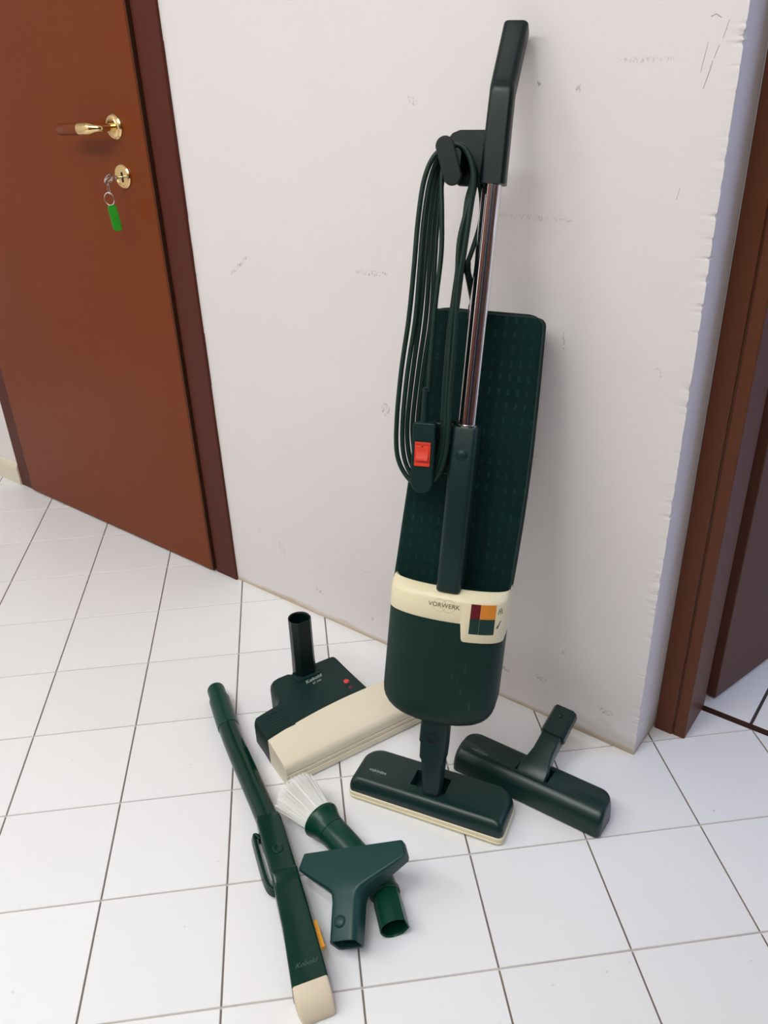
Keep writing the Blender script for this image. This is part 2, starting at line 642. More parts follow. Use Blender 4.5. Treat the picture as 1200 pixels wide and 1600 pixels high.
floor2 = obj('floor', box((0.6, 0.20, -0.06), (3.1, 2.7, -0.0020)), M['grout2'], smooth=0)
floor2['kind'] = 'structure'
full = None
for i in range(-2, 7):
    for j in range(0, 9):
        x0, y0 = 1.211 + 0.3 * i, 0.208 + 0.3 * j
        lp = [(0.003, 0.003), (0.297, 0.003), (0.297, 0.297), (0.003, 0.297)]
        if full is None:
            full = t = obj('tile', add_tile(bmesh.new(), lp), M['tile'], floor2, smooth=30)
        else:
            t = full.copy()
            COL.objects.link(t)
            t.parent = floor2
        t.location = (x0, y0, 0)

# ------------------------------------------------------------------ setting: walls
CEIL = 2.7
DX0, DX1, DH = -0.935, -0.045, 2.06         # opening of door_1
PX0, PX1, PH = 1.115, 1.935, 2.06           # opening of door_2
bm = bmesh.new()
add_box(bm, (RX0 - 0.1, 0, 0), (DX0, 0.21, CEIL))
add_box(bm, (DX0, 0, DH), (DX1, 0.21, CEIL))
add_box(bm, (DX1, 0, 0), (0.99, 0.21, CEIL))
# the outer corner is crumbled: small knocks along the arris
ZS = [0.0015 * i for i in range(960)] + [1.44 + 0.03 * i for i in range(43)]
NZ = len(ZS) - 1
prev = None
cols = [(0.99, 0.0), (1.012, 0.0), (1.034, 0.0), (1.046, 0.0), (1.053, 0.0), (1.0585, 0.0), (1.0585, 0.007), (1.0585, 0.016), (1.0585, 0.03), (1.0595, 0.095), (1.0595, 0.21)]
grid = []
for kz in range(NZ + 1):
    z = ZS[kz]
    row = []
    where = 0.35 + 0.65 * max(0.0, min(1.0, 0.5 + 1.6 * noise.noise((5.1, 2.2, z * 7))))
    chip = max(0.0, noise.noise((0.3, 4.1, z * 75)) * 0.8 + 0.55 * noise.noise((2.2, 1.7, z * 190)) + 0.25 * noise.noise((1.2, 8.7, z * 420)) - 0.05) * where
    wide = max(0.0, noise.noise((7.3, 0.4, z * 26)))
    for ci, (x, y) in enumerate(cols):
        w = {3: .12, 4: .42, 5: 1.0, 6: .5, 7: .18}.get(ci, 0)
        amt = w * (chip * 0.0085 + wide * 0.0014)
        lump = 0.0
        if 1 <= ci <= 4:
            lump = -0.0030 * max(0.0, noise.noise((x * 60, 1.3, z * 90)) - 0.12) * (ci / 4) ** 2 * where
        row.append(bm.verts.new((x - amt * (0.9 if ci <= 5 else 0.6), y + amt * (0.75 if ci <= 5 else 0.2) + lump, z)))
    grid.append(row)
for kz in range(NZ):
    for ci in range(len(cols) - 1):
        bm.faces.new((grid[kz][ci], grid[kz][ci + 1], grid[kz + 1][ci + 1], grid[kz + 1][ci]))
add_box(bm, (1.0595, 0.098, 0), (PX0, 0.21, CEIL))
add_box(bm, (PX0, 0.098, PH), (PX1, 0.21, CEIL))
add_box(bm, (PX1, 0.098, 0), (RX1 + 0.1, 0.21, CEIL))
wall = obj('wall_front', bm, M['paint'], smooth=30)
wall['kind'] = 'structure'
# flaking plaster by the top of the corner: thin raised strips, crack shade put into their colour


def sliver(name, pts, w, mat, parent, h=0.0005):
    """thin strip along pts (x, z) on the front wall"""
    secs = []
    for i, (x, z) in enumerate(pts):
        a = pts[max(i - 1, 0)]
        b = pts[min(i + 1, len(pts) - 1)]
        dx, dz = b[0] - a[0], b[1] - a[1]
        L = math.hypot(dx, dz) or 1
        nx, nz = -dz / L, dx / L
        k = w * (0.35 + 0.65 * math.sin(math.pi * (i + 0.6) / (len(pts) + 0.2)))
        secs.append([(x - nx * k, 0.0005, z - nz * k), (x, -h, z), (x + nx * k, 0.0005, z + nz * k)])
    return obj(name, loft(secs), mat, parent)


M['crack'] = plain('crack_shade', (132, 119, 110), 0.9)
for pts, w in (([(1.016, 1.170), (1.0145, 1.158), (1.0125, 1.146), (1.0115, 1.136)], 0.0005),
               ([(1.0375, 1.192), (1.0355, 1.182), (1.033, 1.172)], 0.0005),
               ([(1.030, 1.166), (1.0275, 1.158), (1.0255, 1.151)], 0.0006),
               ([(1.0245, 1.149), (1.0225, 1.138), (1.0195, 1.126), (1.0175, 1.118)], 0.0008),
               ([(1.015, 1.196), (1.021, 1.1985), (1.028, 1.1945)], 0.0009),
               ([(1.005, 1.0), (1.002, 0.985)], 0.0006)):
    sliver('crack', pts, w, M['crack'], wall)


def struct(name, bm, mat, **k):
    o = obj(name, bm, mat, **k)
    o['kind'] = 'structure'
    return o


struct('wall_left', box((RX0 - 0.1, RY0 - 0.1, 0), (RX0, 0, CEIL)), M['paint'], smooth=0)
struct('wall_right', box((RX1, RY0 - 0.1, 0), (RX1 + 0.1, 0.098, CEIL)), M['paint'], smooth=0)
struct('wall_back', box((RX0, RY0 - 0.1, 0), (RX1, RY0, CEIL)), M['paint'], smooth=0)
struct('ceiling', box((RX0 - 0.1, RY0 - 0.1, CEIL), (3.1, 2.7, CEIL + 0.08)), M['ceiling'], smooth=0)
# the room beyond door_2
struct('wall_far_left', box((0.55, 0.21, 0), (0.65, 2.7, CEIL)), M['paint'], smooth=0)
struct('wall_far_end', box((0.65, 2.6, 0), (3.0, 2.7, CEIL)), M['paint'], smooth=0)
bm = bmesh.new()
add_box(bm, (3.0, 0.1, 0), (3.1, 0.75, CEIL))
add_box(bm, (3.0, 1.95, 0), (3.1, 2.7, CEIL))
add_box(bm, (3.0, 0.75, 0), (3.1, 1.95, 0.9))
add_box(bm, (3.0, 0.75, 2.1), (3.1, 1.95, CEIL))
struct('wall_far_right', bm, M['paint'], smooth=0)
win = empty('window_1')
win['kind'] = 'structure'
bm = bmesh.new()
for a, b in (((3.02, 0.75, 0.9), (3.07, 0.81, 2.1)), ((3.02, 1.89, 0.9), (3.07, 1.95, 2.1)), ((3.02, 0.81, 0.9), (3.07, 1.89, 0.96)), ((3.02, 0.81, 2.04), (3.07, 1.89, 2.1)), ((3.02, 1.32, 0.96), (3.07, 1.38, 2.04))):
    add_box(bm, a, b)
obj('window_frame', bm, M['tubewhite'], win, smooth=0)
for y0, y1 in ((0.81, 1.32), (1.38, 1.89)):
    obj('pane', box((3.043, y0, 0.96), (3.047, y1, 2.04)), M['glass'], win, smooth=0)

# skirting left of door_1
bm = loft([[(x, 0.0, 0.0), (x, -0.012, 0.0), (x, -0.012, 0.058), (x, -0.008, 0.068), (x, 0.0, 0.071)] for x in (RX0, -0.981)])
struct('baseboard_left', bm, M['beige'], smooth=0)

# reflection_panel_right: unseen brown and navy panels, added for the chrome tube to mirror
refl_right = empty('reflection_panel_right')
refl_right['kind'] = 'structure'
for y0 in (-2.44, -1.62, -0.80):
    obj('door_leaf', box((RX1 - 0.03, y0, 0.006), (RX1 - 0.001, y0 + 0.81, 2.08)), M['door2'] if y0 > -1 else M['navy'], refl_right, bevel=0.003)
bm = bmesh.new()
add_box(bm, (RX1 - 0.036, -2.52, 0), (RX1 - 0.001, -2.445, 2.16))
add_box(bm, (RX1 - 0.036, 0.015, 0), (RX1 - 0.001, 0.09, 2.16))
add_box(bm, (RX1 - 0.036, -2.445, 2.085), (RX1 - 0.001, 0.015, 2.16))
obj('door_frame', bm, M['frame'], refl_right, bevel=0.003)

# reflection_panel_back: unseen panels, put behind the viewer to darken the tube's reflection
refl_back = empty('reflection_panel_back')
refl_back['kind'] = 'structure'
for k in (2, 3, 4):
    obj('door_leaf', box((-1.70 + 0.80 * k, RY0 + 0.001, 0.006), (-0.905 + 0.80 * k, RY0 + 0.03, 2.18)), M['door2'] if k < 4 else M['navy'], refl_back, bevel=0.003)

# door_1: the closed brown door
d1 = empty('door_1', Matrix.Translation((-0.49, 0, 0)))
d1['kind'] = 'structure'
OX = 0.49


def bx(a, b, dx=OX):
    return box((a[0] + dx, a[1], a[2]), (b[0] + dx, b[1], b[2]))


obj('door_leaf', bx((-0.906, -0.016, 0.007), (-0.0805, 0.02, 2.03)), M['door'], d1, bevel=0.0025)
obj('edge_lipping', bx((-0.0803, -0.0145, 0.007), (-0.0775, 0.018, 2.03)), M['edge'], d1, smooth=0)
obj('door_frame', bx((-0.982, -0.007, 0.0), (-0.908, 0.21, 2.12)), M['frame'], d1, bevel=0.002)
obj('door_frame', bx((-0.0745, -0.007, 0.0), (0.0, 0.21, 2.12)), M['frame'], d1, bevel=0.002)
obj('door_frame', bx((-0.908, -0.007, 2.034), (-0.0745, 0.21, 2.12)), M['frame'], d1, bevel=0.002)
bm = bmesh.new()
for kk in range(14):
    z0 = random.uniform(0, 1.9)
    add_loft(bm, [[(OX + 0.0002, -0.001, z), (OX + 0.0002 + w, -0.0005, z), (OX + 0.0002 + w, 0.003, z), (OX + 0.0002, 0.003, z)]
                  for z, w in ((z0, 0.0004), (z0 + 0.03, 0.0022), (z0 + 0.09, 0.0016), (z0 + 0.13, 0.0004))])
obj('caulk', bm, M['caulk'], d1)
# lever handle
hx, hz = -0.170 + OX, 1.057
h = empty('door_handle')
h.parent = d1
Y0 = -0.016
obj('rose', revolve((hx, Y0, hz), (0, -1, 0), [(0, 0.0245), (0.003, 0.0245), (0.006, 0.022), (0.007, 0.0165), (0.0085, 0.0150), (0.0085, 0.0)]), M['brass'], h)
pth = catmull([(hx, Y0 - 0.006, hz), (hx, Y0 - 0.026, hz), (hx - 0.003, Y0 - 0.040, hz), (hx - 0.016, Y0 - 0.047, hz), (hx - 0.034, Y0 - 0.048, hz - 0.0005), (hx - 0.05, Y0 - 0.048, hz - 0.001)], 6)
rad = []
for i in range(len(pth)):
    q = i / (len(pth) - 1)
    rad.append(1.0 if q < 0.45 else (1.0 + 0.75 * math.sin(min(1, (q - 0.45) / 0.3) * math.pi / 2)))
obj('neck', sweep(pth, circle(0.0075, 16), up=(0, 0, 1), scales=rad), M['brass'], h)
pth = [(hx - 0.05, Y0 - 0.048, hz - 0.001), (hx - 0.08, Y0 - 0.047, hz - 0.0025), (hx - 0.125, Y0 - 0.046, hz - 0.004), (hx - 0.128, Y0 - 0.046, hz - 0.004)]
obj('grip', sweep(pth, [(a, b * 1.05) for a, b in circle(0.0112, 16)], scales=[0.98, 1.0, 0.97, 0.8]), M['door'], h)
# keyhole plate
kx, kz = -0.169 + OX, 0.962
kp = obj('keyhole_plate', revolve((kx, Y0, kz), (0, -1, 0), [(0, 0.0245), (0.003, 0.0245), (0.0055, 0.0225), (0.006, 0.019), (0.0045, 0.018), (0.0045, 0.0)]), M['brass'], d1)
bm = loft([[(kx + p[0], Y0 - y, kz + p[1]) for p in rrect(-0.0032, 0.0032, -0.012, 0.009, 0.003)] for y in (0.0035, 0.0049)])
obj('keyhole', bm, M['black'], kp)

# the key with ring and tag hanging from it
kxw = -0.169
key = empty('key', Matrix.Translation((kxw, Y0, kz)))
tag(key, 'silver key standing in the brass keyhole, its ring holding a green tag', 'key')
obj('blade', revolve((0, 0.004, -0.001), (0, -1, 0), [(0, 0.003), (0.022, 0.003), (0.023, 0.0042), (0.026, 0.0042), (0.028, 0.003), (0.031, 0.003)], 14), M['steel'], key)
cr = math.cos(0.5)
sr = math.sin(0.5)
bow = [(math.sin(a) * 0.0095 * 1.0, -0.038 + math.cos(a) * 0.0085, -0.001 + math.sin(a) * 0.0035) for a in [2 * math.pi * i / 20 for i in range(20)]]
bow = [(p[0] * cr, p[1], p[2] + p[0] * sr) for p in bow]
obj('bow', loft([along(circle(0.0026, 8), p, (Vector(p) - Vector((0, -0.038, -0.001))).normalized(), (-sr, 0, cr)) for p in bow], closed=True), M['steel'], key)
rc = Vector((-0.006, -0.041, -0.040))
ringp = [(rc.x + math.cos(a) * 0.011, rc.y + math.cos(a) * 0.004, rc.z + math.sin(a) * 0.0125) for a in [2 * math.pi * i / 24 for i in range(24)]]
obj('key_ring', loft([along(circle(0.0013, 8), p, (Vector(p) - rc).normalized(), (0.34, -0.94, 0)) for p in ringp], closed=True), M['steel'], key)
lnk = [(math.cos(a) * 0.0035 - 0.003, -0.0405, -0.020 + math.sin(a) * 0.0105) for a in [2 * math.pi * i / 16 for i in range(16)]]
obj('link', loft([along(circle(0.0011, 6), p, (Vector(p) - Vector((-0.003, -0.0405, -0.020))).normalized(), (0, -1, 0)) for p in lnk], closed=True), M['steel'], key)
prof = rrect(-0.009, 0.009, -0.026, 0.026, 0.0065)
c, s = math.cos(1.12), math.sin(1.12)
secs = []
for w in (-0.0022, 0.0022):
    secs.append([(0.0005 + p[0] * c - w * s + 0.004 * (-p[1] / 0.026), -0.041 + p[0] * s + w * c, -0.078 + p[1]) for p in prof])
obj('tag', loft(secs), M['gtag'], key, bevel=0.0006)

# door_2: frame, threshold and the open leaf swung into the next room
d2 = empty('door_2', Matrix.Translation((1.12, 0.2, 0)))
d2['kind'] = 'structure'


def b2(a, b):
    return box((a[0] - 1.12, a[1] - 0.2, a[2]), (b[0] - 1.12, b[1] - 0.2, b[2]))


CF = 0.088
obj('architrave', b2((1.0618, CF + 0.004, 0.0), (1.0965, 0.099, 2.14)), M['frame2'], d2, bevel=0.002)
obj('jamb', b2((1.0985, CF + 0.006, 0.0), (1.1205, 0.206, 2.09)), M['frame2'], d2, bevel=0.002)
obj('rebate', b2((1.0965, CF + 0.0075, 0.0), (1.0987, 0.0979, 2.09)), M['edge'], d2, smooth=0)
obj('jamb', b2((1.93, CF + 0.008, 0.0), (1.95, 0.206, 2.09)), M['frame2'], d2, bevel=0.002)
obj('architrave', b2((1.952, CF + 0.004, 0.0), (2.0, 0.099, 2.14)), M['frame2'], d2, bevel=0.002)
obj('jamb', b2((1.1205, CF + 0.008, 2.05), (1.93, 0.206, 2.09)), M['frame2'], d2, bevel=0.002)
obj('architrave', b2((1.0985, CF + 0.004, 2.092), (1.952, 0.099, 2.14)), M['frame2'], d2, bevel=0.002)
obj('threshold', b2((1.1205, 0.1955, -0.001), (1.93, 0.2085, 0.0012)), M['edge'], d2, smooth=0)
ld = Vector((0.26, 0.966))
ln = Vector((-0.966, 0.26))
l0 = Vector((1.133 - 1.12, 0.232 - 0.2))
secs = []
for z in (0.008, 2.04):
    secs.append([(l0.x, l0.y, z), (l0.x + ld.x * 0.8, l0.y + ld.y * 0.8, z), (l0.x + ld.x * 0.8 + ln.x * 0.04, l0.y + ld.y * 0.8 + ln.y * 0.04, z), (l0.x + ln.x * 0.04, l0.y + ln.y * 0.04, z)])
obj('door_leaf', loft(secs), M['door2'], d2, bevel=0.002)

# ceiling lamps (above the frame), the right-hand one added as fill
for i, (x, y, rz) in enumerate(((-0.80, -1.95, 0), (0.50, -1.90, 0), (1.80, -1.85, 0))):
    cl = empty('ceiling_lamp', rotz_matrix((x, y, CEIL), rz))
    tag(cl, ('long white ceiling lamp nearest the closed brown door', 'long white ceiling lamp in the middle of the row', 'long white ceiling lamp added as fill, nearest the open dark door')[i], 'lamp')
    obj('lamp_housing', box((-0.59, -0.17, -0.055), (0.59, 0.17, -0.0005)), M['tubewhite'], cl, bevel=0.006)
    obj('diffuser', box((-0.57, -0.145, -0.066), (0.57, 0.145, -0.0555)), M['lamp'], cl, bevel=0.004)

cl = empty('ceiling_lamp', Matrix.Translation((0.74, -1.20, CEIL)))
tag(cl, 'short white ceiling lamp close to the wall above the vacuum cleaner', 'lamp')
obj('lamp_housing', box((-0.32, -0.14, -0.055), (0.32, 0.14, -0.0005)), M['tubewhite'], cl, bevel=0.006)
obj('diffuser', box((-0.30, -0.115, -0.066), (0.30, 0.115, -0.0555)), M['lamp'], cl, bevel=0.004)

# ------------------------------------------------------------------ the upright vacuum cleaner
VO = Vector((0.8211391, -0.3297936, 0.0665))
VU = Vector((0.9327893, 0.3580642, -0.0411605))
VV = Vector((0.3562520, -0.8986424, 0.2559813))
VA = Vector((-0.0546692, 0.2534402, 0.9658050))
# local axes: x = right along the face, y = back (away from the viewer), z = up the stem
vac = empty('vacuum_cleaner', frame_matrix(VO, VU, -VV, VA))
tag(vac, 'dark green upright vacuum cleaner with chrome tube and cloth bag leaning on the wall', 'vacuum cleaner')
HW = 0.0945


def body_sec(a, inset=0.0, z=None, grow=0.0, n=9):
    """motor housing cross-section (u, v front positive) at height a"""
    w = HW - inset + grow
    fr = 0.050 - inset * 0.75 + grow
    bk = -0.080 + inset - grow
    pts = []
    N = 26
    # front face, from left to right
    for i in range(N + 1):
        t = -1 + 2 * i / N
        e = abs(t) ** 3.4
        u = w * math.sin(t * math.pi / 2 * 0.999)
        v = fr - 0.014 * (u / w) ** 2 - 0.030 * e
        pts.append((u, v))
    pts += [(w, -0.035), (w * 0.96, bk + 0.012), (w * 0.82, bk), (0.0, bk - 0.004), (-w * 0.82, bk), (-w * 0.96, bk + 0.012), (-w, -0.035)]
    return [(p[0], -p[1], a) for p in pts]


def body_v(u, grow=0.0):
    w = HW + grow
    t = math.asin(max(-1, min(1, u / w))) / (math.pi / 2)
    return 0.050 + grow - 0.014 * (u / w) ** 2 - 0.030 * abs(t) ** 3.4


R = 0.052
A0 = 0.127
secs = []
for i in range(9):
    th = math.pi / 2 * i / 8
    secs.append(body_sec(A0 + R - R * math.cos(th), inset=R * (1 - math.sin(th)) * 0.92 + 0.0))
secs += [body_sec(a) for a in (0.22, 0.26, 0.30, 0.34, 0.355)]
secs.append(body_sec(0.362, inset=0.008))
obj('motor_housing', loft(secs), M['pgreen'], vac, smooth=50)

# cream band: wraps the front, drops lower on the right around the indicator window
def surf(u, a, g):
    return (u, -(body_v(max(-HW, min(HW, u)), 0.0) + g), a)


def band_bottom(u):
    if u < 0.0285:
        return 0.3215 + 0.0015 * (u / HW) ** 2
    if u < 0.0315:
        return 0.3215 - 0.024 * (u - 0.0285) / 0.003
    if u < 0.0365:
        q = (u - 0.0315) / 0.005
        return 0.2975 - 0.0055 * math.sqrt(max(0, 1 - (1 - q) ** 2))
    return 0.292


us = [-HW * math.cos(math.pi * i / 40) for i in range(41)]
us = sorted(set([round(u, 5) for u in us] + [0.0275, 0.0285, 0.0295, 0.0305, 0.0315, 0.0325, 0.034, 0.0365]))
us[0], us[-1] = -HW, HW
secs = []
G = 0.0022
for u in us:
    b = band_bottom(u)
    secs.append([surf(u, b, -0.002), surf(u, b, G * 0.6), surf(u, b + 0.0012, G), surf(u, 0.3555, G), surf(u, 0.3605, G * 0.2), surf(u * 0.985, 0.3695, -0.012), surf(u * 0.97, 0.3715, -0.018), surf(u * 0.9, 0.3640, -0.026)])
for ex in (0.0,):
    pass
band = obj('trim_band', loft(secs), M['cream'], vac, smooth=40)
# side and back part of the band
bm = bmesh.new()
back = [(HW - 0.0012, 0.014), (HW + 0.0012, 0.004), (HW + 0.002, -0.035), (HW * 0.97, -0.070), (HW * 0.82, -0.083), (0, -0.087), (-HW * 0.82, -0.083), (-HW * 0.97, -0.070), (-HW - 0.002, -0.035), (-HW - 0.0012, 0.004), (-HW + 0.0012, 0.014)]
secs = []
for i, (u, v) in enumerate(back):
    lo = 0.292 + (0.323 - 0.292) * min(1, i / 5)
    ins = 0.97
    secs.append([(u * 0.985, -v * 0.985, lo), (u, -v, lo), (u, -v, 0.3555), (u * ins, -v * ins + 0.001, 0.3695), (u * 0.9, -v * 0.9, 0.362)])
obj('rear_band', loft(secs), M['cream'], vac, smooth=40)

# indicator window: a recessed frame with four coloured fields
def field(name, u0, u1, a0, a1, mat, parent, g=0.0026):
    secs = []
    nu = 6
    for i in range(nu + 1):
        u = u0 + (u1 - u0) * i / nu
        secs.append([surf(u, a0, 0.001), surf(u, a0, g), surf(u, a1, g), surf(u, a1, 0.001)])
    return obj(name, loft(secs), mat, parent, smooth=30)


WU0, WUM, WU1 = 0.0425, 0.0575, 0.0800
WA0, WAM, WA1 = 0.3070, 0.3325, 0.3565
field('red_indicator', WU0, WUM - 0.0003, WAM, WA1, M['maroon'], band)
field('amber_indicator', WUM, WU1, WAM + 0.0003, WA1, M['amber'], band, 0.0029)
field('green_indicator', WU0, WUM - 0.0003, WA0, WAM - 0.0002, M['wgrn'], band)
field('green_indicator', WUM, WU1, WA0, WAM, M['wgrn'], band, 0.0028)


def wsurf(cu, ca, rot=0.0):
    c, s = math.cos(rot), math.sin(rot)
    return lambda x, y, h: surf(cu + x * c - y * s, ca + x * s + y * c, G + 0.00005 + h)


obj('lettering', text_bm('VORWERK', 0.0104, wsurf(0.0005, 0.3475), bold=0.0), M['ink'], band, smooth=0)
obj('emblem', ring_bm(0.0108, 0.0006, wsurf(-0.0065, 0.3475), h=0.0001), M['inkring'], band, smooth=0)
obj('emblem', ring_bm(0.0108, 0.0006, wsurf(0.0075, 0.3475), h=0.0001), M['inkring'], band, smooth=0)
# two small pictograms at the right edge: a filter bag, and a brush
f = wsurf(0.0862, 0.3470)
bm = ring_bm(0.0022, 0.0008, f, 0, 0.0015, n=14)
add_loft(bm, [[f(x, y, hh) for x, y in ((-0.0034, -0.0062), (-0.0026, -0.0062), (-0.0010, 0.0012), (-0.0020, 0.0012))] for hh in (0, 0.0003)])
add_loft(bm, [[f(x, y, hh) for x, y in ((0.0026, -0.0062), (0.0034, -0.0062), (0.0020, 0.0012), (0.0010, 0.0012))] for hh in (0, 0.0003)])
add_loft(bm, [[f(x, y, hh) for x, y in ((-0.0005, -0.0058), (0.0005, -0.0058), (0.0005, 0.0), (-0.0005, 0.0))] for hh in (0, 0.0003)])
obj('pictogram', bm, M['ink'], band, smooth=0)
f = wsurf(0.0858, 0.3235)
bm = bmesh.new()
add_loft(bm, [[f(x, y, hh) for x, y in ((-0.0006, 0.0), (0.0010, 0.0), (0.0030, 0.0062), (0.0016, 0.0062))] for hh in (0, 0.0003)])
add_loft(bm, [[f(x, y, hh) for x, y in ((-0.0036, -0.0062), (-0.0006, -0.0062), (0.0012, -0.0004), (-0.0010, -0.0004))] for hh in (0, 0.0003)])
obj('pictogram', bm, M['ink'], band, smooth=0)

# cloth dust bag
secs = []
NA = 40
TS = [0.97 * i / NA for i in range(NA + 1)] + [0.977, 0.984, 0.990, 0.9955, 1.0]
for t in TS:
    a = 0.350 + (0.790 - 0.350) * t
    ul = -0.0985 + (0.0985 - 0.0775) * t
    ur = 0.0925 - 0.0005 * t + 0.0055 * math.sin(math.pi * t) 
    vf = -0.010 - 0.026 * t
    vb = -0.082 - 0.004 * t
    e = max(0.0, (t - 0.97) / 0.03)
    ur -= 0.0125 * (1 - math.sqrt(max(0, 1 - e * e)))
    ul += 0.0040 * (1 - math.sqrt(max(0, 1 - e * e)))
    pts = rrect(ul, ur, vb, vf, (0.012, 0.012, 0.007, 0.007), 5)
    out = []
    for (u, v) in pts:
        w = noise.noise((u * 22, v * 30, a * 7)) * 0.0032 + noise.noise((u * 50 + 3, v * 50, a * 18)) * 0.0010
        out.append((u + w * 0.4, -(v + w), a))
    secs.append(out)
# densify front by inserting columns: handled with subdivision below


def bag_edge(secs):
    top = secs[-1]
    cx = sum(p[0] for p in top) / len(top)
    cy = sum(p[1] for p in top) / len(top)
    for q, dz in ((0.004, 0.0025), (0.010, 0.004)):
        secs.append([(p[0] + (cx - p[0]) * q / 0.06, p[1] + (cy - p[1]) * q * 1.6 / 0.06, p[2] + dz) for p in top])
    return secs


bag_bm = loft(bag_edge(secs))
obj('dust_bag', bag_bm, M['fabric'], vac, smooth=60)
# piping along the front edges of the bag
bm = bmesh.new()
NS = len(secs) - 2
corner = 3 * 6 - 3   # middle of the front right corner arc
for idx in (14, 21):
    pth = [Vector(secs[i][idx]) for i in range(0, NS, 2)] + [Vector(secs[NS - 1][idx])]
    add_sweep(bm, pth, circle(0.0017, 6), up=(0, 1, 0))
pth = [Vector(secs[NS - 1][i]) + Vector((0, 0, 0.0005)) for i in range(14, 22)]
add_sweep(bm, pth, circle(0.0017, 6), up=(0, 0, 1))
obj('piping', bm, M['piping'], vac)
# clip that hangs the bag from the tube
bm = box((-0.020, 0.006, 0.780), (-0.002, 0.040, 0.803))
add_box(bm, (-0.017, -0.004, 0.796), (-0.006, 0.014, 0.816))
obj('bag_clip', bm, M['dgreen'], vac, bevel=0.003)

# stem: green socket, chrome tube, grip
PV = 0.022         # the tube's axis stands this far in front of the body axis
sock = obj('stem_socket', loft([[(p[0] + 0.0025, -(p[1] * k + v0), a) for p in rrect(-0.0192 * k, 0.0192 * k, -0.024, 0.024, (0.006, 0.006, 0.008, 0.008))] for a, k, v0 in
                                ((0.3685, 0.97, 0.024), (0.371, 1.0, 0.024), (0.50, 1.0, 0.024), (0.624, 1.0, 0.022), (0.6265, 0.95, 0.022))]), M['green'], vac, smooth=40)
bm = revolve((0.0025, -0.0455, 0.585), (0, -1, 0), [(0, 0.0095), (0.0006, 0.0095), (0.0012, 0.0088), (0.0030, 0.0068), (0.0040, 0.0035), (0.0042, 0)], 20)
obj('button', bm, M['green'], sock)
obj('chrome_tube', loft([at([(p[0] + 0.0015, p[1] - PV) for p in circle(0.0138, 40)], a) for a in (0.620, 0.974)]), M['chrome'], vac, smooth=60)
obj('tube_collar', loft([at([(p[0] + 0.0015, p[1] - PV) for p in circle(r, 40)], a) for a, r in ((0.6262, 0.0165), (0.6285, 0.0165), (0.6292, 0.0150))]), M['steel'], vac, smooth=60)
# grip: a flattened bar that bends back to the wall
gp = catmull([(0.0025, -PV, 0.966), (0.0025, -PV, 1.02), (0.0026, -PV, 1.076), (0.0025, -PV + 0.0012, 1.0845), (0.0026, -PV + 0.0055, 1.093), (0.0044, -PV + 0.0175, 1.125), (0.0068, -PV + 0.0305, 1.164), (0.0071, -PV + 0.0325, 1.1695), (0.0072, -PV + 0.0338, 1.173)], 5)
sc = [1.06 - 0.08 * min(1, i / 10) for i in range(len(gp))]
for i in range(len(gp)):
    if len(gp) - 1 - i < 8:
        q = (8 - (len(gp) - 1 - i)) / 8
        sc[i] *= math.sqrt(max(0.05, 1 - (q * 0.80) ** 3))
obj('handle_grip', sweep(gp, rrect(-0.0172, 0.0172, -0.0150, 0.0160, 0.008, 6), up=(0, -1, 0), scales=sc), M['dgreen'], vac, smooth=50)
# cord hook: side plate, peg and oblong flange
plate = [(-0.010, 0.957), (-0.010, 1.0325), (-0.055, 1.0310), (-0.0655, 1.0265), (-0.0715, 1.0185), (-0.0725, 1.006), (-0.060, 0.965), (-0.050, 0.957)]
hook = obj('cord_hook', loft([[(u, v, a) for u, a in plate] for v in (-0.004, 0.004)]), M['dgreen'], vac, bevel=0.0018)
obj('peg', loft([[(p[0] - 0.050, v, p[1] + 0.985) for p in rrect(-0.010, 0.010, -0.016, 0.014, 0.007)] for v in (-0.056, 0.0)]), M['dgreen'], hook)
fl = []
for i in range(32):
    a = 2 * math.pi * i / 32
    lx, lz = 0.0128 * math.cos(a), 0.0128 * math.sin(a) + (0.0200 if math.sin(a) >= 0 else -0.0200)
    ca, sa = math.cos(0.36), math.sin(0.36)
    fl.append((-0.0555 + lx * ca - lz * sa, 0.9815 + lx * sa + lz * ca))
obj('flange', loft([[(u, v, a) for u, a in fl] for v in (-0.062, -0.056)]), M['dgreen'], hook, bevel=0.0015)

# switch housing on a short arm, the lower cord hook
swh = obj('switch_housing', loft([[(p[0] - 0.0525, v, p[1] + 0.5785) for p in rrect(-0.0165 - 0.001, 0.0165, -0.0545, 0.0510, (0.0168, 0.0165, 0.004, 0.004), 8)] for v in (-0.064, -0.046)]), M['green'], vac, bevel=0.0016)
swh.matrix_local = Matrix.Translation((-0.0525, 0, 0.5785)) @ Matrix.Rotation(math.radians(-2.5), 4, 'Y') @ Matrix.Translation((0.0525, 0, -0.5785))
bm = box((-0.066, -0.0461, 0.556), (-0.039, -0.020, 0.622))
add_box(bm, (-0.047, -0.040, 0.60), (-0.014, -0.010, 0.6285))
add_box(bm, (-0.047, -0.036, 0.55), (-0.014, -0.012, 0.5995))
obj('hook_arm', bm, M['dgreen'], swh, bevel=0.002)
rock = box((-0.0648, -0.0655, 0.5650), (-0.0412, -0.0635, 0.6010))
add_box(rock, (-0.0648, -0.0663, 0.5975), (-0.0412, -0.0654, 0.6010))
add_box(rock, (-0.0648, -0.0663, 0.5650), (-0.0412, -0.0654, 0.5690))
obj('switch_bezel', rock, M['red'], swh, bevel=0.0005)
bm = loft([[(u, v, a) for v, a in ((-0.0650, 0.5955), (-0.0662, 0.5950), (-0.0664, 0.5855), (-0.0690, 0.5790), (-0.0698, 0.5745), (-0.0680, 0.5725), (-0.0650, 0.5722))] for u in (-0.0620, -0.0438)])
obj('rocker_switch', bm, M['red'], swh, bevel=0.0004)
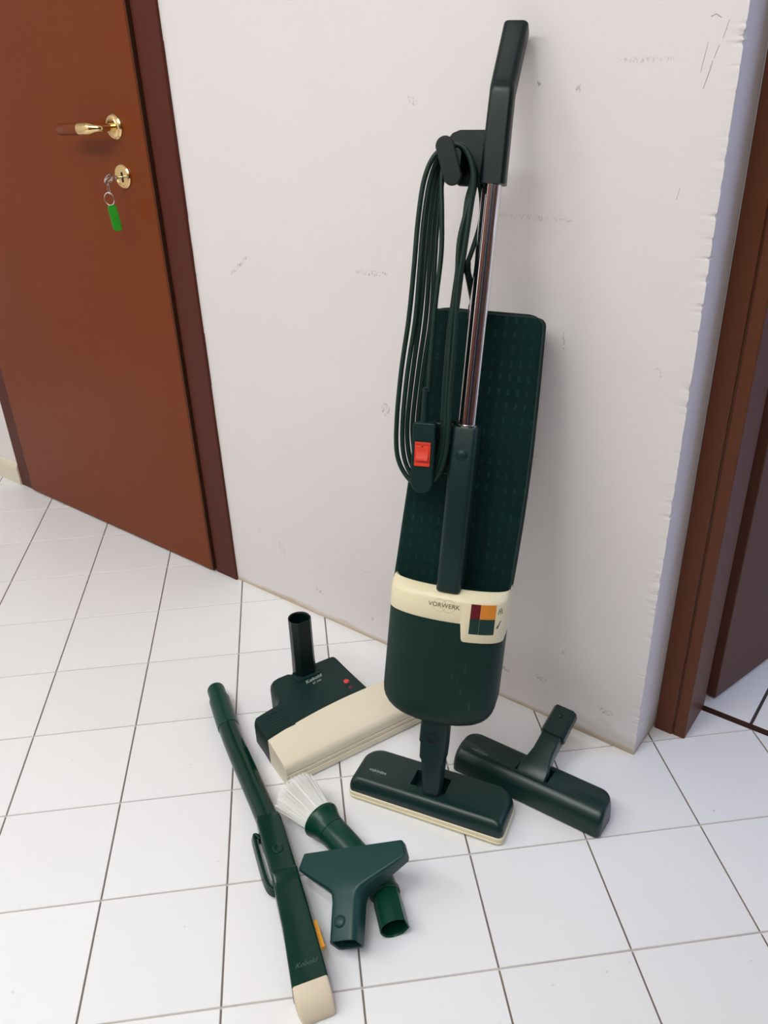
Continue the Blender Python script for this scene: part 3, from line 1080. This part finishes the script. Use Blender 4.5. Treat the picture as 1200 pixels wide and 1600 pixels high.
obj('rocker_mark', box((-0.0540, -0.0666, 0.5938), (-0.0520, -0.0660, 0.5955)), M['maroon'], swh, smooth=0)
obj('cable_sleeve', loft([at(circle(r, 16, -0.0555, -0.054), a) for a, r in ((0.628, 0.0058), (0.632, 0.0056), (0.670, 0.0046), (0.676, 0.0046), (0.6765, 0.0052), (0.680, 0.0052), (0.6805, 0.0034))]), M['green'], swh, smooth=60)

# mains cord: one continuous lead, five turns between the two hooks
CR = 0.0036
P = [(-0.0555, -0.054, 0.675), (-0.0565, -0.053, 0.72), (-0.0575, -0.050, 0.80), (-0.0565, -0.047, 0.865), (-0.0610, -0.046, 0.915), (-0.0660, -0.044, 0.955), (-0.0640, -0.043, 0.988)]
offs = [(0.0, 0.0, 0.0, -0.050), (0.0085, 0.0055, 0.0055, -0.047), (0.0145, 0.0105, 0.012, -0.041), (0.0205, 0.0045, 0.017, -0.033), (0.0270, 0.0095, 0.0225, -0.027)]
for k, (l_, r_, b_, v_) in enumerate(offs):
    tl = 0.010 if k == 0 else 0.0
    vt = -0.049 + 0.0085 * k
    wob = [random.uniform(-0.0012, 0.0012) for _ in range(12)]
    top = 1.0035 + 0.0015 * (k % 3)
    P += [(-0.050, vt, top), (-0.034 - 0.0005 * k, vt, 0.996), (-0.0215 - r_ * 0.3, vt, 0.968)]
    # right run down
    P += [(-0.0195 - r_ + wob[0], vt, 0.935), (-0.0230 - r_ * 0.7 + (-0.006 if k == 1 else 0), v_ * 0.6 + vt * 0.4, 0.885), (-0.0255 - r_ * 0.7 + wob[2], v_, 0.83), (-0.0255 - r_ + wob[3] * 0.6, v_, 0.76), (-0.0235 - r_, v_, 0.68), (-0.0205 - r_, v_, 0.605), (-0.0245 - r_, v_, 0.565 + b_ * 0.6)]
    # round the bottom
    P += [(-0.037 - r_ * 0.4, v_, 0.5410 + b_), (-0.057, v_, 0.5335 + b_), (-0.077 + l_ * 0.5, v_, 0.5430 + b_)]
    # left run up
    P += [(-0.0945 + l_, v_, 0.573 + b_ * 0.6), (-0.1000 + l_, v_, 0.624), (-0.0990 + l_ * 1.02 + wob[5] * .5, v_, 0.70), (-0.0945 + l_ + wob[6] * .5, v_, 0.775), (-0.0935 + l_ * 0.92, v_, 0.845), (-0.0935 + l_ * 0.80, v_ * 0.5 + vt * 0.5, 0.905), (-0.0885 + l_ * 0.62 if k else -0.0895, vt, 0.958), (-0.0740 + l_ * 0.3 if k else -0.0760, vt, 0.991)]
# last turn hangs over the peg and runs down to the plug
P += [(-0.052, -0.012, 1.003), (-0.034, -0.012, 0.990), (-0.0165, -0.014, 0.955), (-0.0100, -0.018, 0.915), (-0.0170, -0.022, 0.875), (-0.0225, -0.024, 0.856)]
cpath = catmull(P, 6)
cord = obj('power_cord', sweep(cpath, circle(CR, 10), up=(0, 1, 0)), M['cord'], vac, smooth=80)
bm = sweep([(-0.0230, -0.024, 0.862), (-0.0228, -0.024, 0.858), (-0.0225, -0.0235, 0.852), (-0.0200, -0.022, 0.845), (-0.0120, -0.014, 0.818), (-0.0060, -0.008, 0.798)], circle(0.0058, 14), up=(0, 1, 0), scales=[0.95, 1.05, 1.05, 0.86, 1.0, 1.1])
obj('power_plug', bm, M['dgreen'], vac, smooth=50)

# the hook sits a little higher on the grip than first laid out: lift it and the turns that hang on it
for o in [hook, cord] + list(hook.children):
    for v in o.data.vertices:
        q = max(0.0, min(1.0, (v.co.z - 0.80) / 0.155))
        v.co.z += 0.0075 * q * q * (3 - 2 * q)

# swivel neck between housing and floor nozzle
nk = obj('swivel_neck', loft([[(p[0] + u0, -(p[1] + v0), a) for p in rrect(-w, w, -0.019, 0.019, 0.007)] for a, w, u0, v0 in
                              ((0.150, 0.0235, 0.0, 0.004), (0.088, 0.0240, 0.0, 0.002), (0.084, 0.0230, 0.001, 0.001), (0.055, 0.0222, 0.001, -0.001), (0.050, 0.0195, 0.0015, -0.002), (0.020, 0.0180, 0.003, -0.006), (-0.012, 0.0165, 0.0035, -0.012), (-0.020, 0.0150, 0.0035, -0.014), (-0.0255, 0.0110, 0.0035, -0.016))]), M['green'], vac, smooth=30, bevel=0.001)
obj('button', ring_bm(0.0098, 0.0022, lambda x, y, h_: (0.000 + x, -0.0212 - h_, 0.099 + y), h=0.0012), M['black'], nk)


def outline(s0, s1, t0, t1, rf, rb):
    return rrect(s0, s1, t0, t1, (rf, rf, rb, rb), 7)


def nozzle_shell(L, D, H, zb, slot, f_in=0.020, e_in=0.012, flare=0.0):
    """shell lofted from plan outlines, with a rectangular recess in the top"""
    secs = []
    for z, fi, ei, bi in ((zb, 0.0, 0.0, 0.0), (zb + 0.010, 0.0, 0.0, 0.0), (zb + (H - zb) * 0.55, f_in * 0.16, e_in * 0.10, 0.001), (zb + (H - zb) * 0.76, f_in * 0.40, e_in * 0.30, 0.002),
                          (zb + (H - zb) * 0.90, f_in * 0.70, e_in * 0.58, 0.0035), (zb + (H - zb) * 0.975, f_in * 0.95, e_in * 0.82, 0.006), (H, f_in * 1.2, e_in * 1.1, 0.009)):
        secs.append(at(outline(ei, L - ei, fi, D - bi, 0.010, 0.028), z))
    s0, s1, t0, t1, dep = slot
    q = [(min(max(p[0], s0), s1), min(max(p[1], t0), t1)) for p in outline(0, L, 0, D, 0.01, 0.028)]
    q = [(a + 1e-6 * i, b + 1e-6 * i) for i, (a, b) in enumerate(q)]
    secs += [at(q, H + 0.0004), at(q, H - dep)]
    bm = loft(secs)
    bmesh.ops.remove_doubles(bm, verts=bm.verts[:], dist=0.0001)
    return bm


# floor nozzle of the vacuum cleaner; same yaw as measured on the floor
NM = rotz_matrix((0.684, -0.389, 0), 13)
fn = empty('floor_nozzle')
fn.parent = vac
fn.matrix_basis = frame_matrix(VO, VU, -VV, VA).inverted() @ NM
NL, ND = 0.288, 0.092
obj('nozzle_cover', nozzle_shell(NL - 0.003, ND, 0.046, 0.017, (0.108, 0.172, 0.030, 0.066, 0.024), f_in=0.0125, e_in=0.0125), M['ngreen'], fn, smooth=40)
bm = bmesh.new()
add_loft(bm, [at(outline(-0.0015 + d, NL - 0.0015 - d, -0.002 + d, ND + 0.001 - d, 0.010, 0.028), z) for z, d in
              ((0.0035, 0.002), (0.0045, 0.0005), (0.0085, 0.0), (0.0098, 0.0022), (0.0112, 0.0022), (0.0125, 0.0), (0.0175, 0.0004), (0.0190, 0.0030), (0.0192, 0.008))])
obj('bumper', bm, M['cream'], fn, smooth=30)
obj('base_plate', loft([at(outline(0.004 + d, NL - 0.006 - d, 0.004 + d, ND - 0.004 - d, 0.008, 0.026), z) for z, d in ((0.0002, 0.003), (0.0012, 0.0), (0.0045, 0.0))]), M['black'], fn, smooth=30)


def ntext(cx, cy, z, ang=0.0):
    c, s = math.cos(ang), math.sin(ang)
    return lambda x, y, h_: (cx + x * c - y * s, cy + x * s + y * c, z + h_)


for wx in (0.020, 0.262):
    obj('wheel', loft([[(wx + q, 0.010 + y, 0.006 + z) for y, z in circle(r, 18)] for q, r in ((0.0, 0.0050), (0.0015, 0.0058), (0.0125, 0.0058), (0.014, 0.0050))]), M['black'], fn)
obj('lettering', text_bm('VORWERK', 0.0070, ntext(0.044, 0.034, 0.0465), bold=0.0), M['silver'], fn, smooth=0)
bm = ring_bm(0.0058, 0.0003, ntext(0.0405, 0.034, 0.0465), h=0.00015)
obj('emblem', bm, M['dimsilver'], fn, smooth=0)
obj('emblem', ring_bm(0.0058, 0.0003, ntext(0.0475, 0.034, 0.0465), h=0.00015), M['dimsilver'], fn, smooth=0)

# ------------------------------------------------------------------ spare floor nozzle by the corner
n2 = empty('floor_nozzle', rotz_matrix((0.800, -0.229, 0), 2))
tag(n2, 'all green floor nozzle lying by the wall corner, its neck tipped back', 'nozzle')
H2 = 0.048
obj('nozzle_cover', nozzle_shell(0.287, 0.074, H2, 0.004, (0.116, 0.178, 0.020, 0.058, 0.022), f_in=0.022, e_in=0.004), M['ngreen'], n2, smooth=40)
obj('base_plate', loft([at(outline(0.006, 0.281, 0.006, 0.068, 0.008, 0.026), z) for z in (0.0002, 0.0042)]), M['black'], n2, smooth=30)
obj('lettering', text_bm('VORWERK', 0.0070, ntext(0.044, 0.026, H2 + 0.0001), bold=0.0), M['dimsilver'], n2, smooth=0)
obj('emblem', ring_bm(0.0058, 0.0003, ntext(0.0405, 0.026, H2 + 0.0001), h=0.00015), M['dimsilver'], n2, smooth=0)
obj('emblem', ring_bm(0.0058, 0.0003, ntext(0.0475, 0.026, H2 + 0.0001), h=0.00015), M['dimsilver'], n2, smooth=0)
# neck: block in the recess, concave shank, D-shaped connector with a small hole
A = Vector((0.147, 0.036, 0.046))
B = Vector((0.1505, 0.152, 0.094))
dd = (B - A).normalized()
sx = Vector((1, 0, 0))
sx = (sx - dd * sx.dot(dd)).normalized()
up = sx.cross(dd)
nk2 = obj('swivel_neck', loft([along(rrect(-w, w, -hh, hh, 0.004), A + dd * q, sx, up) for q, w, hh in
                               ((-0.014, 0.0265, 0.006), (-0.008, 0.0275, 0.010), (0.010, 0.0270, 0.012), (0.022, 0.0225, 0.013), (0.040, 0.0190, 0.014), (0.056, 0.0185, 0.015), (0.074, 0.0185, 0.0155), (0.078, 0.0170, 0.014))]), M['ngreen'], n2, smooth=30, bevel=0.001)
dp = [(0.0225 * math.cos(a), 0.0170 * math.sin(a) - 0.002) for a in [math.pi + math.pi * i / 14 for i in range(15)]] + [(0.0222, 0.0105), (0.0170, 0.0180), (0.0, 0.0182), (-0.0170, 0.0180), (-0.0222, 0.0105)]
cn = obj('connector', loft([along([(p[0] * k, p[1] * k) for p in dp], A + dd * q, sx, up) for q, k in ((0.074, 0.93), (0.076, 1.03), (0.104, 1.0), (0.130, 0.98), (0.132, 0.93), (0.1315, 0.85), (0.105, 0.82))]), M['ngreen'], n2, smooth=30)
hole = A + dd * 0.112 + up * 0.0176
obj('catch_hole', loft([along(circle(0.0042, 14), hole + up * q, sx, dd) for q in (0.0, 0.0010)]), M['black'], cn)
obj('catch_pin', loft([along(circle(0.0012, 10), hole + up * q - sx * 0.0012, sx, dd) for q in (0.0009, 0.0016)]), M['steel'], cn)

# ------------------------------------------------------------------ electric carpet brush
br = empty('carpet_brush', rotz_matrix((0.58, -0.438, 0), 69.9))
tag(br, 'wide electric carpet brush with ivory front and dark green back, short tube standing up', 'brush head')


def arc_d(s):
    return 0.070 + 0.020 * (1 - ((s - 0.19) / 0.19) ** 2)


secs = []
NSX = 24
SL = 0.302
for i in range(NSX + 1):
    s = SL * i / NSX
    d = arc_d(s)
    secs.append([(s, 0.006, 0.0008), (s, -0.001, 0.0035), (s, -0.0025, 0.012), (s, -0.0025, 0.0175), (s, -0.0002, 0.0185), (s, -0.0002, 0.0205), (s, -0.0018, 0.0215), (s, -0.0015, 0.0275), (s, 0.0005, 0.0285), (s, 0.0005, 0.0300),
                 (s, -0.0008, 0.0310), (s, 0.0005, 0.0400), (s, 0.004, 0.0465), (s, 0.010, 0.0500), (s, 0.030, 0.0545), (s, d - 0.004, 0.0625), (s, d - 0.001, 0.0620), (s, d, 0.0600), (s, d, 0.0008)])
obj('front_cover', loft(secs), M['ivory'], br, smooth=35)
# green rear body: wing on the left and the broad motor block
plan = []
for i in range(11):
    s = 0.227 * i / 10
    plan.append((s, arc_d(s) + 0.0006))
plan += [(0.2275, 0.205), (0.2265, 0.212), (0.222, 0.2175), (0.212, 0.2195), (0.178, 0.2200), (0.173, 0.2170), (0.169, 0.2130), (0.128, 0.2130), (0.122, 0.2180), (0.116, 0.2215), (0.095, 0.2220), (0.082, 0.219), (0.072, 0.211), (0.067, 0.198), (0.0655, 0.178), (0.0625, 0.158), (0.056, 0.150), (0.016, 0.1430), (0.006, 0.1405), (0.001, 0.134)]
cxp = sum(p[0] for p in plan) / len(plan)


def pin(q):
    out = []
    n = len(plan)
    for i, p in enumerate(plan):
        a, b = plan[i - 1], plan[(i + 1) % n]
        dx, dy = b[0] - a[0], b[1] - a[1]
        Ln = math.hypot(dx, dy) or 1
        k = 0.0 if i <= 10 else q
        out.append((p[0] - dy / Ln * k, p[1] + dx / Ln * k))
    return out


obj('motor_cover', loft([at(pin(0.003), 0.001), at(pin(0.0), 0.005), at(pin(0.0), 0.045), at(pin(0.001), 0.054), at(pin(0.003), 0.0595), at(pin(0.006), 0.0622)]), M['bgreen'], br, smooth=32)
for i in range(8):
    d = 0.078 + 0.0072 * i
    obj('rib', loft([[(s, d - w, 0.0618), (s, d - w * 0.6, 0.0618 + hh), (s, d + w * 0.6, 0.0618 + hh), (s, d + w, 0.0618)] for s, w, hh in ((0.008, 0.0010, 0.0004), (0.011, 0.0016, 0.0011), (0.060, 0.0016, 0.0011), (0.064, 0.0010, 0.0004))]), M['bgreen'], br)
obj('recess_shade', loft([[(x, d, z) for d, z in rrect(0.1585, 0.1715, 0.012, 0.034, 0.003)] for x in (0.0600, 0.0655)]), M['black'], br, smooth=30)  # black block standing in for the shade inside a notch
obj('indicator_lamp', revolve((0.2035, 0.128, 0.0618), (0, 0, 1), [(0, 0.0062), (0.0012, 0.0060), (0.0026, 0.0045), (0.0030, 0)], 18), M['redlens'], br)
obj('indicator_lamp', revolve((0.201, 0.1075, 0.0618), (0, 0, 1), [(0, 0.0045), (0.0006, 0.0043), (0.0010, 0.003), (0.0010, 0)], 18), M['maroon'], br)
obj('lettering', text_bm('Kobold', 0.0128, ntext(0.152, 0.1730, 0.0624, 0.10), shear=0.35, bold=0.0002), M['silver'], br, smooth=0)
obj('lettering', text_bm('ET 340', 0.0068, ntext(0.154, 0.1610, 0.0624, 0.10), shear=0.1), M['silver'], br, smooth=0)
TB = Vector((0.148, 0.206, 0.0))
td = Vector((0.02, 0.035, 1)).normalized()
tx = Vector((1, 0, -0.02)).normalized()
ty = td.cross(tx)
dpf = dprofile(0.0225)
tb = obj('connector_tube', loft([along([(p[0] * k, p[1] * k) for p in dpf], TB + td * q, tx, ty) for q, k in ((0.045, 1.04), (0.075, 1.03), (0.10, 1.0), (0.192, 0.985), (0.1925, 0.94), (0.190, 0.86), (0.150, 0.82))]), M['dgreen'], br, smooth=30)
obj('tube_collar', loft([at(rrect(0.122, 0.176, 0.180, 0.2125, 0.006), z) for z in (0.060, 0.0655)]), M['bgreen'], br, smooth=30, bevel=0.0012)

# ------------------------------------------------------------------ long wand on the floor
wa = empty('handheld_wand', rotz_matrix((0.295, -0.343, 0), -32.6))
tag(wa, 'long glossy green wand with a putty-coloured tip lying in front on the tiles', 'wand')
Cw = [(-0.004, -0.003, 0.0200), (0.03, -0.002, 0.0205), (0.08, -0.001, 0.0210), (0.14, 0.001, 0.0220), (0.20, 0.005, 0.0230), (0.28, 0.012, 0.0245), (0.36, 0.0185, 0.0255), (0.41, 0.0200, 0.026), (0.46, 0.0200, 0.026)]
cp = catmull(Cw, 6)
i0 = next(i for i, p in enumerate(cp) if p.x > 0.027)
i1 = next(i for i, p in enumerate(cp) if p.x > 0.112)
obj('end_ring', sweep([Vector((-0.004, -0.003, 0.0195))] + cp[1:i0 + 2], circle(0.0180, 28)), M['tgreen'], wa, smooth=60)
obj('end_sleeve', sweep([cp[i0] + (cp[i0 + 1] - cp[i0]) * 0.0] + cp[i0 + 1:i1 + 1], circle(0.0208, 28), scales=[1.0] * (i1 - i0 + 1)), M['tgreen'], wa, smooth=60, bevel=0.0012)
obj('tube', sweep(cp[i1 - 1:], circle(0.0196, 32)), M['wgreen'], wa, smooth=60)
# button block and long box
obj('button_block', loft([[(s, p[0] + c, p[1]) for p in rrect(-w, w, zb, zt, (0.006, 0.006, 0.005, 0.005))] for s, w, c, zb, zt in
                          ((0.374, 0.0195, 0.0190, 0.008, 0.0440), (0.382, 0.0205, 0.0195, 0.006, 0.0470), (0.390, 0.0208, 0.0198, 0.004, 0.0485), (0.497, 0.0205, 0.0185, 0.002, 0.0510), (0.5, 0.0200, 0.0185, 0.003, 0.0500))]), M['wgreen'], wa, smooth=40, bevel=0.0008)
obj('button', revolve((0.455, 0.0190, 0.0498), (0, 0, 1), [(0, 0.0088), (0.0006, 0.0088), (0.0007, 0.0096), (0.0016, 0.0092), (0.0024, 0.0075), (0.0029, 0.004), (0.0030, 0)], 26), M['wgreen'], wa)
bxs = []
for s, w, c, zb, zt, r in ((0.497, 0.0202, 0.0185, 0.003, 0.0525, 0.004), (0.500, 0.0210, 0.0185, 0.001, 0.0535, 0.0045), (0.506, 0.0212, 0.0184, 0.001, 0.0520, 0.005), (0.512, 0.0214, 0.0182, 0.001, 0.0480, 0.005), (0.520, 0.0216, 0.0180, 0.001, 0.0455, 0.005),
                       (0.59, 0.0228, 0.0150, 0.001, 0.0445, 0.0035), (0.680, 0.0262, 0.0085, 0.001, 0.0420, 0.0025)):
    bxs.append([(s, p[0] + c, p[1]) for p in rrect(-w, w, zb, zt, r)])
boxo = obj('battery_box', loft(bxs), M['wgreen'], wa, smooth=28)
obj('lettering', text_bm('Kobold', 0.0110, lambda x, y, h_: (0.655 - y * 0.975 + x * 0.02 - 0.0, 0.0095 + x * 0.975 + y * 0.1, 0.0429 + h_), shear=0.5), M['faint'], boxo, smooth=0)
tips = []
for s, w, c, zb, zt in ((0.6805, 0.0255, 0.0085, 0.0012, 0.0412), (0.692, 0.0258, 0.0085, 0.0012, 0.0375), (0.702, 0.0254, 0.0088, 0.0012, 0.0310), (0.709, 0.0246, 0.0092, 0.0014, 0.0240), (0.7135, 0.0236, 0.0095, 0.0020, 0.0170), (0.7155, 0.0225, 0.0097, 0.0040, 0.0110)):
    tips.append([(s + 0.0025 * (1 - (p[0] / w) ** 2) * (1 if s > 0.70 else 0), p[0] + c, p[1]) for p in rrect(-w, w, zb, zt, 0.004)])
obj('tip', loft(tips), M['putty'], wa, smooth=40)
obj('slide_tab', box((0.588, 0.030, 0.026), (0.634, 0.0445, 0.0345)), M['orange'], wa, bevel=0.0008)
# slim guard on the left with an open slot
gd = catmull([(0.398, -0.001, 0.012), (0.390, -0.004, 0.013), (0.3875, -0.0075, 0.0135), (0.392, -0.0105, 0.014), (0.425, -0.0112, 0.014), (0.470, -0.0112, 0.014), (0.492, -0.0095, 0.014), (0.502, -0.0055, 0.0135), (0.506, -0.001, 0.013)], 6)
obj('guard', sweep(gd, rrect(-0.0029, 0.0029, -0.0075, 0.0075, 0.0022), up=(0, 0, 1)), M['wgreen'], wa, smooth=40)
obj('guard_lining', box((0.440, -0.0035, 0.008), (0.494, -0.0020, 0.030)), M['silver'], wa, smooth=0)

# ------------------------------------------------------------------ dusting brush with flared white bristles
du = empty('dusting_brush', Matrix.Translation((0.70, -0.48, 0)))
tag(du, 'green bent dusting brush with a fan of white bristles, lying under the upholstery nozzle', 'brush')
OFF = Vector((0.70, -0.48, 0))


def dl(p):
    return Vector(p) - OFF


ax = Vector((0.975, -0.22, -0.02)).normalized()
fc = dl((0.697, -0.478, 0.0345))
obj('flared_collar', revolve(fc, ax, [(0.004, 0.024), (-0.0005, 0.0285), (0.0, 0.0328), (0.002, 0.0335), (0.006, 0.0325), (0.013, 0.0290), (0.022, 0.0262), (0.032, 0.0252), (0.0335, 0.0252), (0.0345, 0.0238), (0.0355, 0.0238)], 36), M['tgreen'], du, smooth=40)
tp = catmull([fc + ax * 0.0355, fc + ax * 0.060, dl((0.795, -0.499, 0.0275)), dl((0.838, -0.5075, 0.0262)), dl((0.852, -0.513, 0.0258)), dl((0.866, -0.5230, 0.0252))], 6)
obj('tube', sweep(tp, circle(0.0250, 32), scales=[1.0 - 0.08 * i / (len(tp) - 1) for i in range(len(tp))]), M['tgreen'], du, smooth=60)
cdir = Vector((0.76, -0.645, -0.03)).normalized()
c0 = dl((0.863, -0.5185, 0.0252))
cside = cdir.cross(Vector((0, 0, 1))).normalized()
cup = cside.cross(cdir)
# the flats of the connector look to the right
flat = Vector((0.62, 0.72, 0.30))
flat = (flat - cdir * flat.dot(cdir)).normalized()
ry2 = -flat
rx2 = ry2.cross(cdir)
dcp = dprofile(0.0208, f=1.15)
obj('elbow_ring', loft([along(circle(r, 32), c0 + cdir * q, cside, cup) for q, r in ((-0.002, 0.0225), (0.001, 0.0240), (0.008, 0.0240), (0.0095, 0.0215))]), M['tgreen'], du, smooth=40)
obj('connector', loft([along([(p[0] * k, p[1] * k) for p in dcp], c0 + cdir * q + Vector((0, 0, -0.003)), rx2, ry2) for q, k in ((0.006, 0.96), (0.020, 0.97), (0.0205, 1.0), (0.064, 1.0), (0.0645, 0.95), (0.062, 0.87), (0.030, 0.84))]), M['tgreen'], du, smooth=30)
# bristles: a dense tuft of fine white filaments
bm = bmesh.new()
xb = ax.orthogonal().normalized()
yb = ax.cross(xb)
rng = random.Random(3)
for i in range(1500):
    q = math.sqrt(rng.random())
    th = rng.random() * 2 * math.pi
    r0 = 0.0235 * q
    r1 = 0.0415 * q * (1 + rng.uniform(-0.05, 0.05))
    L0 = 0.084 - 0.010 * q * q + rng.uniform(-0.006, 0.003)
    d0 = xb * math.cos(th) + yb * math.sin(th)
    a = fc + ax * 0.010 + d0 * r0
    b = fc - ax * L0 * 0.5 + d0 * (r0 * 0.45 + r1 * 0.55)
    e = fc - ax * L0 + d0 * r1
    for p in (a, b, e):
        if p.z < 0.0012:
            p.z = 0.0012 + rng.random() * 0.002
    w = 0.00050 * rng.uniform(0.6, 1.2)
    s1 = xb * w
    s2 = (yb * 0.8 - xb * 0.5) * w
    s3 = (yb * -0.8 - xb * 0.5) * w
    add_loft(bm, [[a + s1, a + s2, a + s3], [b + s1, b + s2, b + s3], [e + s1 * 0.6, e + s2 * 0.6, e + s3 * 0.6]], cap0=False)
bo = obj('bristles', bm, M['bristle'], du, smooth=80)
bo['kind'] = 'stuff'
bo['label'] = 'white bristles'

# ------------------------------------------------------------------ upholstery nozzle resting on the dusting brush
Mc = Vector((0.7998, -0.5160, 0.0740))
Ne = Vector((0.8780, -0.6285, 0.0330))
nd = (Ne - Mc).normalized()
wd = Vector((0.139, 0.0985, 0.066)).normalized()
wd = (wd - nd * wd.dot(nd)).normalized()
up_ = empty('upholstery_nozzle', frame_matrix(Mc, -wd, nd, nd.cross(wd)))
tag(up_, 'blue-green T-shaped upholstery nozzle lying across the dusting brush', 'nozzle')
us_ = []
for n_, W, hb, ht, r in ((0.000, 0.0855, -0.013, 0.007, 0.003), (0.002, 0.0865, -0.014, 0.008, 0.004), (0.021, 0.0915, -0.016, 0.011, 0.004), (0.026, 0.0905, -0.017, 0.013, 0.005), (0.044, 0.0640, -0.018, 0.0175, 0.007),
                         (0.058, 0.0420, -0.019, 0.0195, 0.008), (0.066, 0.0310, -0.019, 0.020, 0.009), (0.072, 0.0248, -0.019, 0.020, 0.009), (0.084, 0.0225, -0.019, 0.020, 0.009), (0.140, 0.0218, -0.019, 0.0195, 0.0085), (0.1415, 0.0212, -0.0185, 0.019, 0.008),
                         (0.1400, 0.0185, -0.016, 0.0165, 0.007), (0.110, 0.017, -0.015, 0.0155, 0.006)):
    pts = []
    bulge = max(0.0, 1 - abs(n_ - 0.03) / 0.05) * 0.006
    for (x, y) in rrect(-W, W, hb, ht, (r * 0.8, r * 0.8, r * 1.25, r * 1.25), 6):
        # wings slope down from the middle ridge
        y2 = y
        if y > 0:
            y2 = y * (1 - 0.45 * min(1, max(0, (abs(x) - 0.02) / 0.07)))
        pts.append((x if x < 0.03 else 0.03 + (x - 0.03) * 0.965, n_, y2))
    us_.append(pts)
un = obj('nozzle_body', loft(us_), M['ugreen'], up_, smooth=38)
obj('button', revolve((0.004, 0.115, 0.0193), (0, 0, 1), [(0, 0.0092), (0.0010, 0.0092), (0.0022, 0.0082), (0.0034, 0.006), (0.0040, 0.003), (0.0041, 0)], 22), M['ugreen'], up_)
obj('mouth_slot', box((-0.080, -0.0006, -0.009), (0.080, 0.001, 0.003)), M['black'], up_, smooth=0)
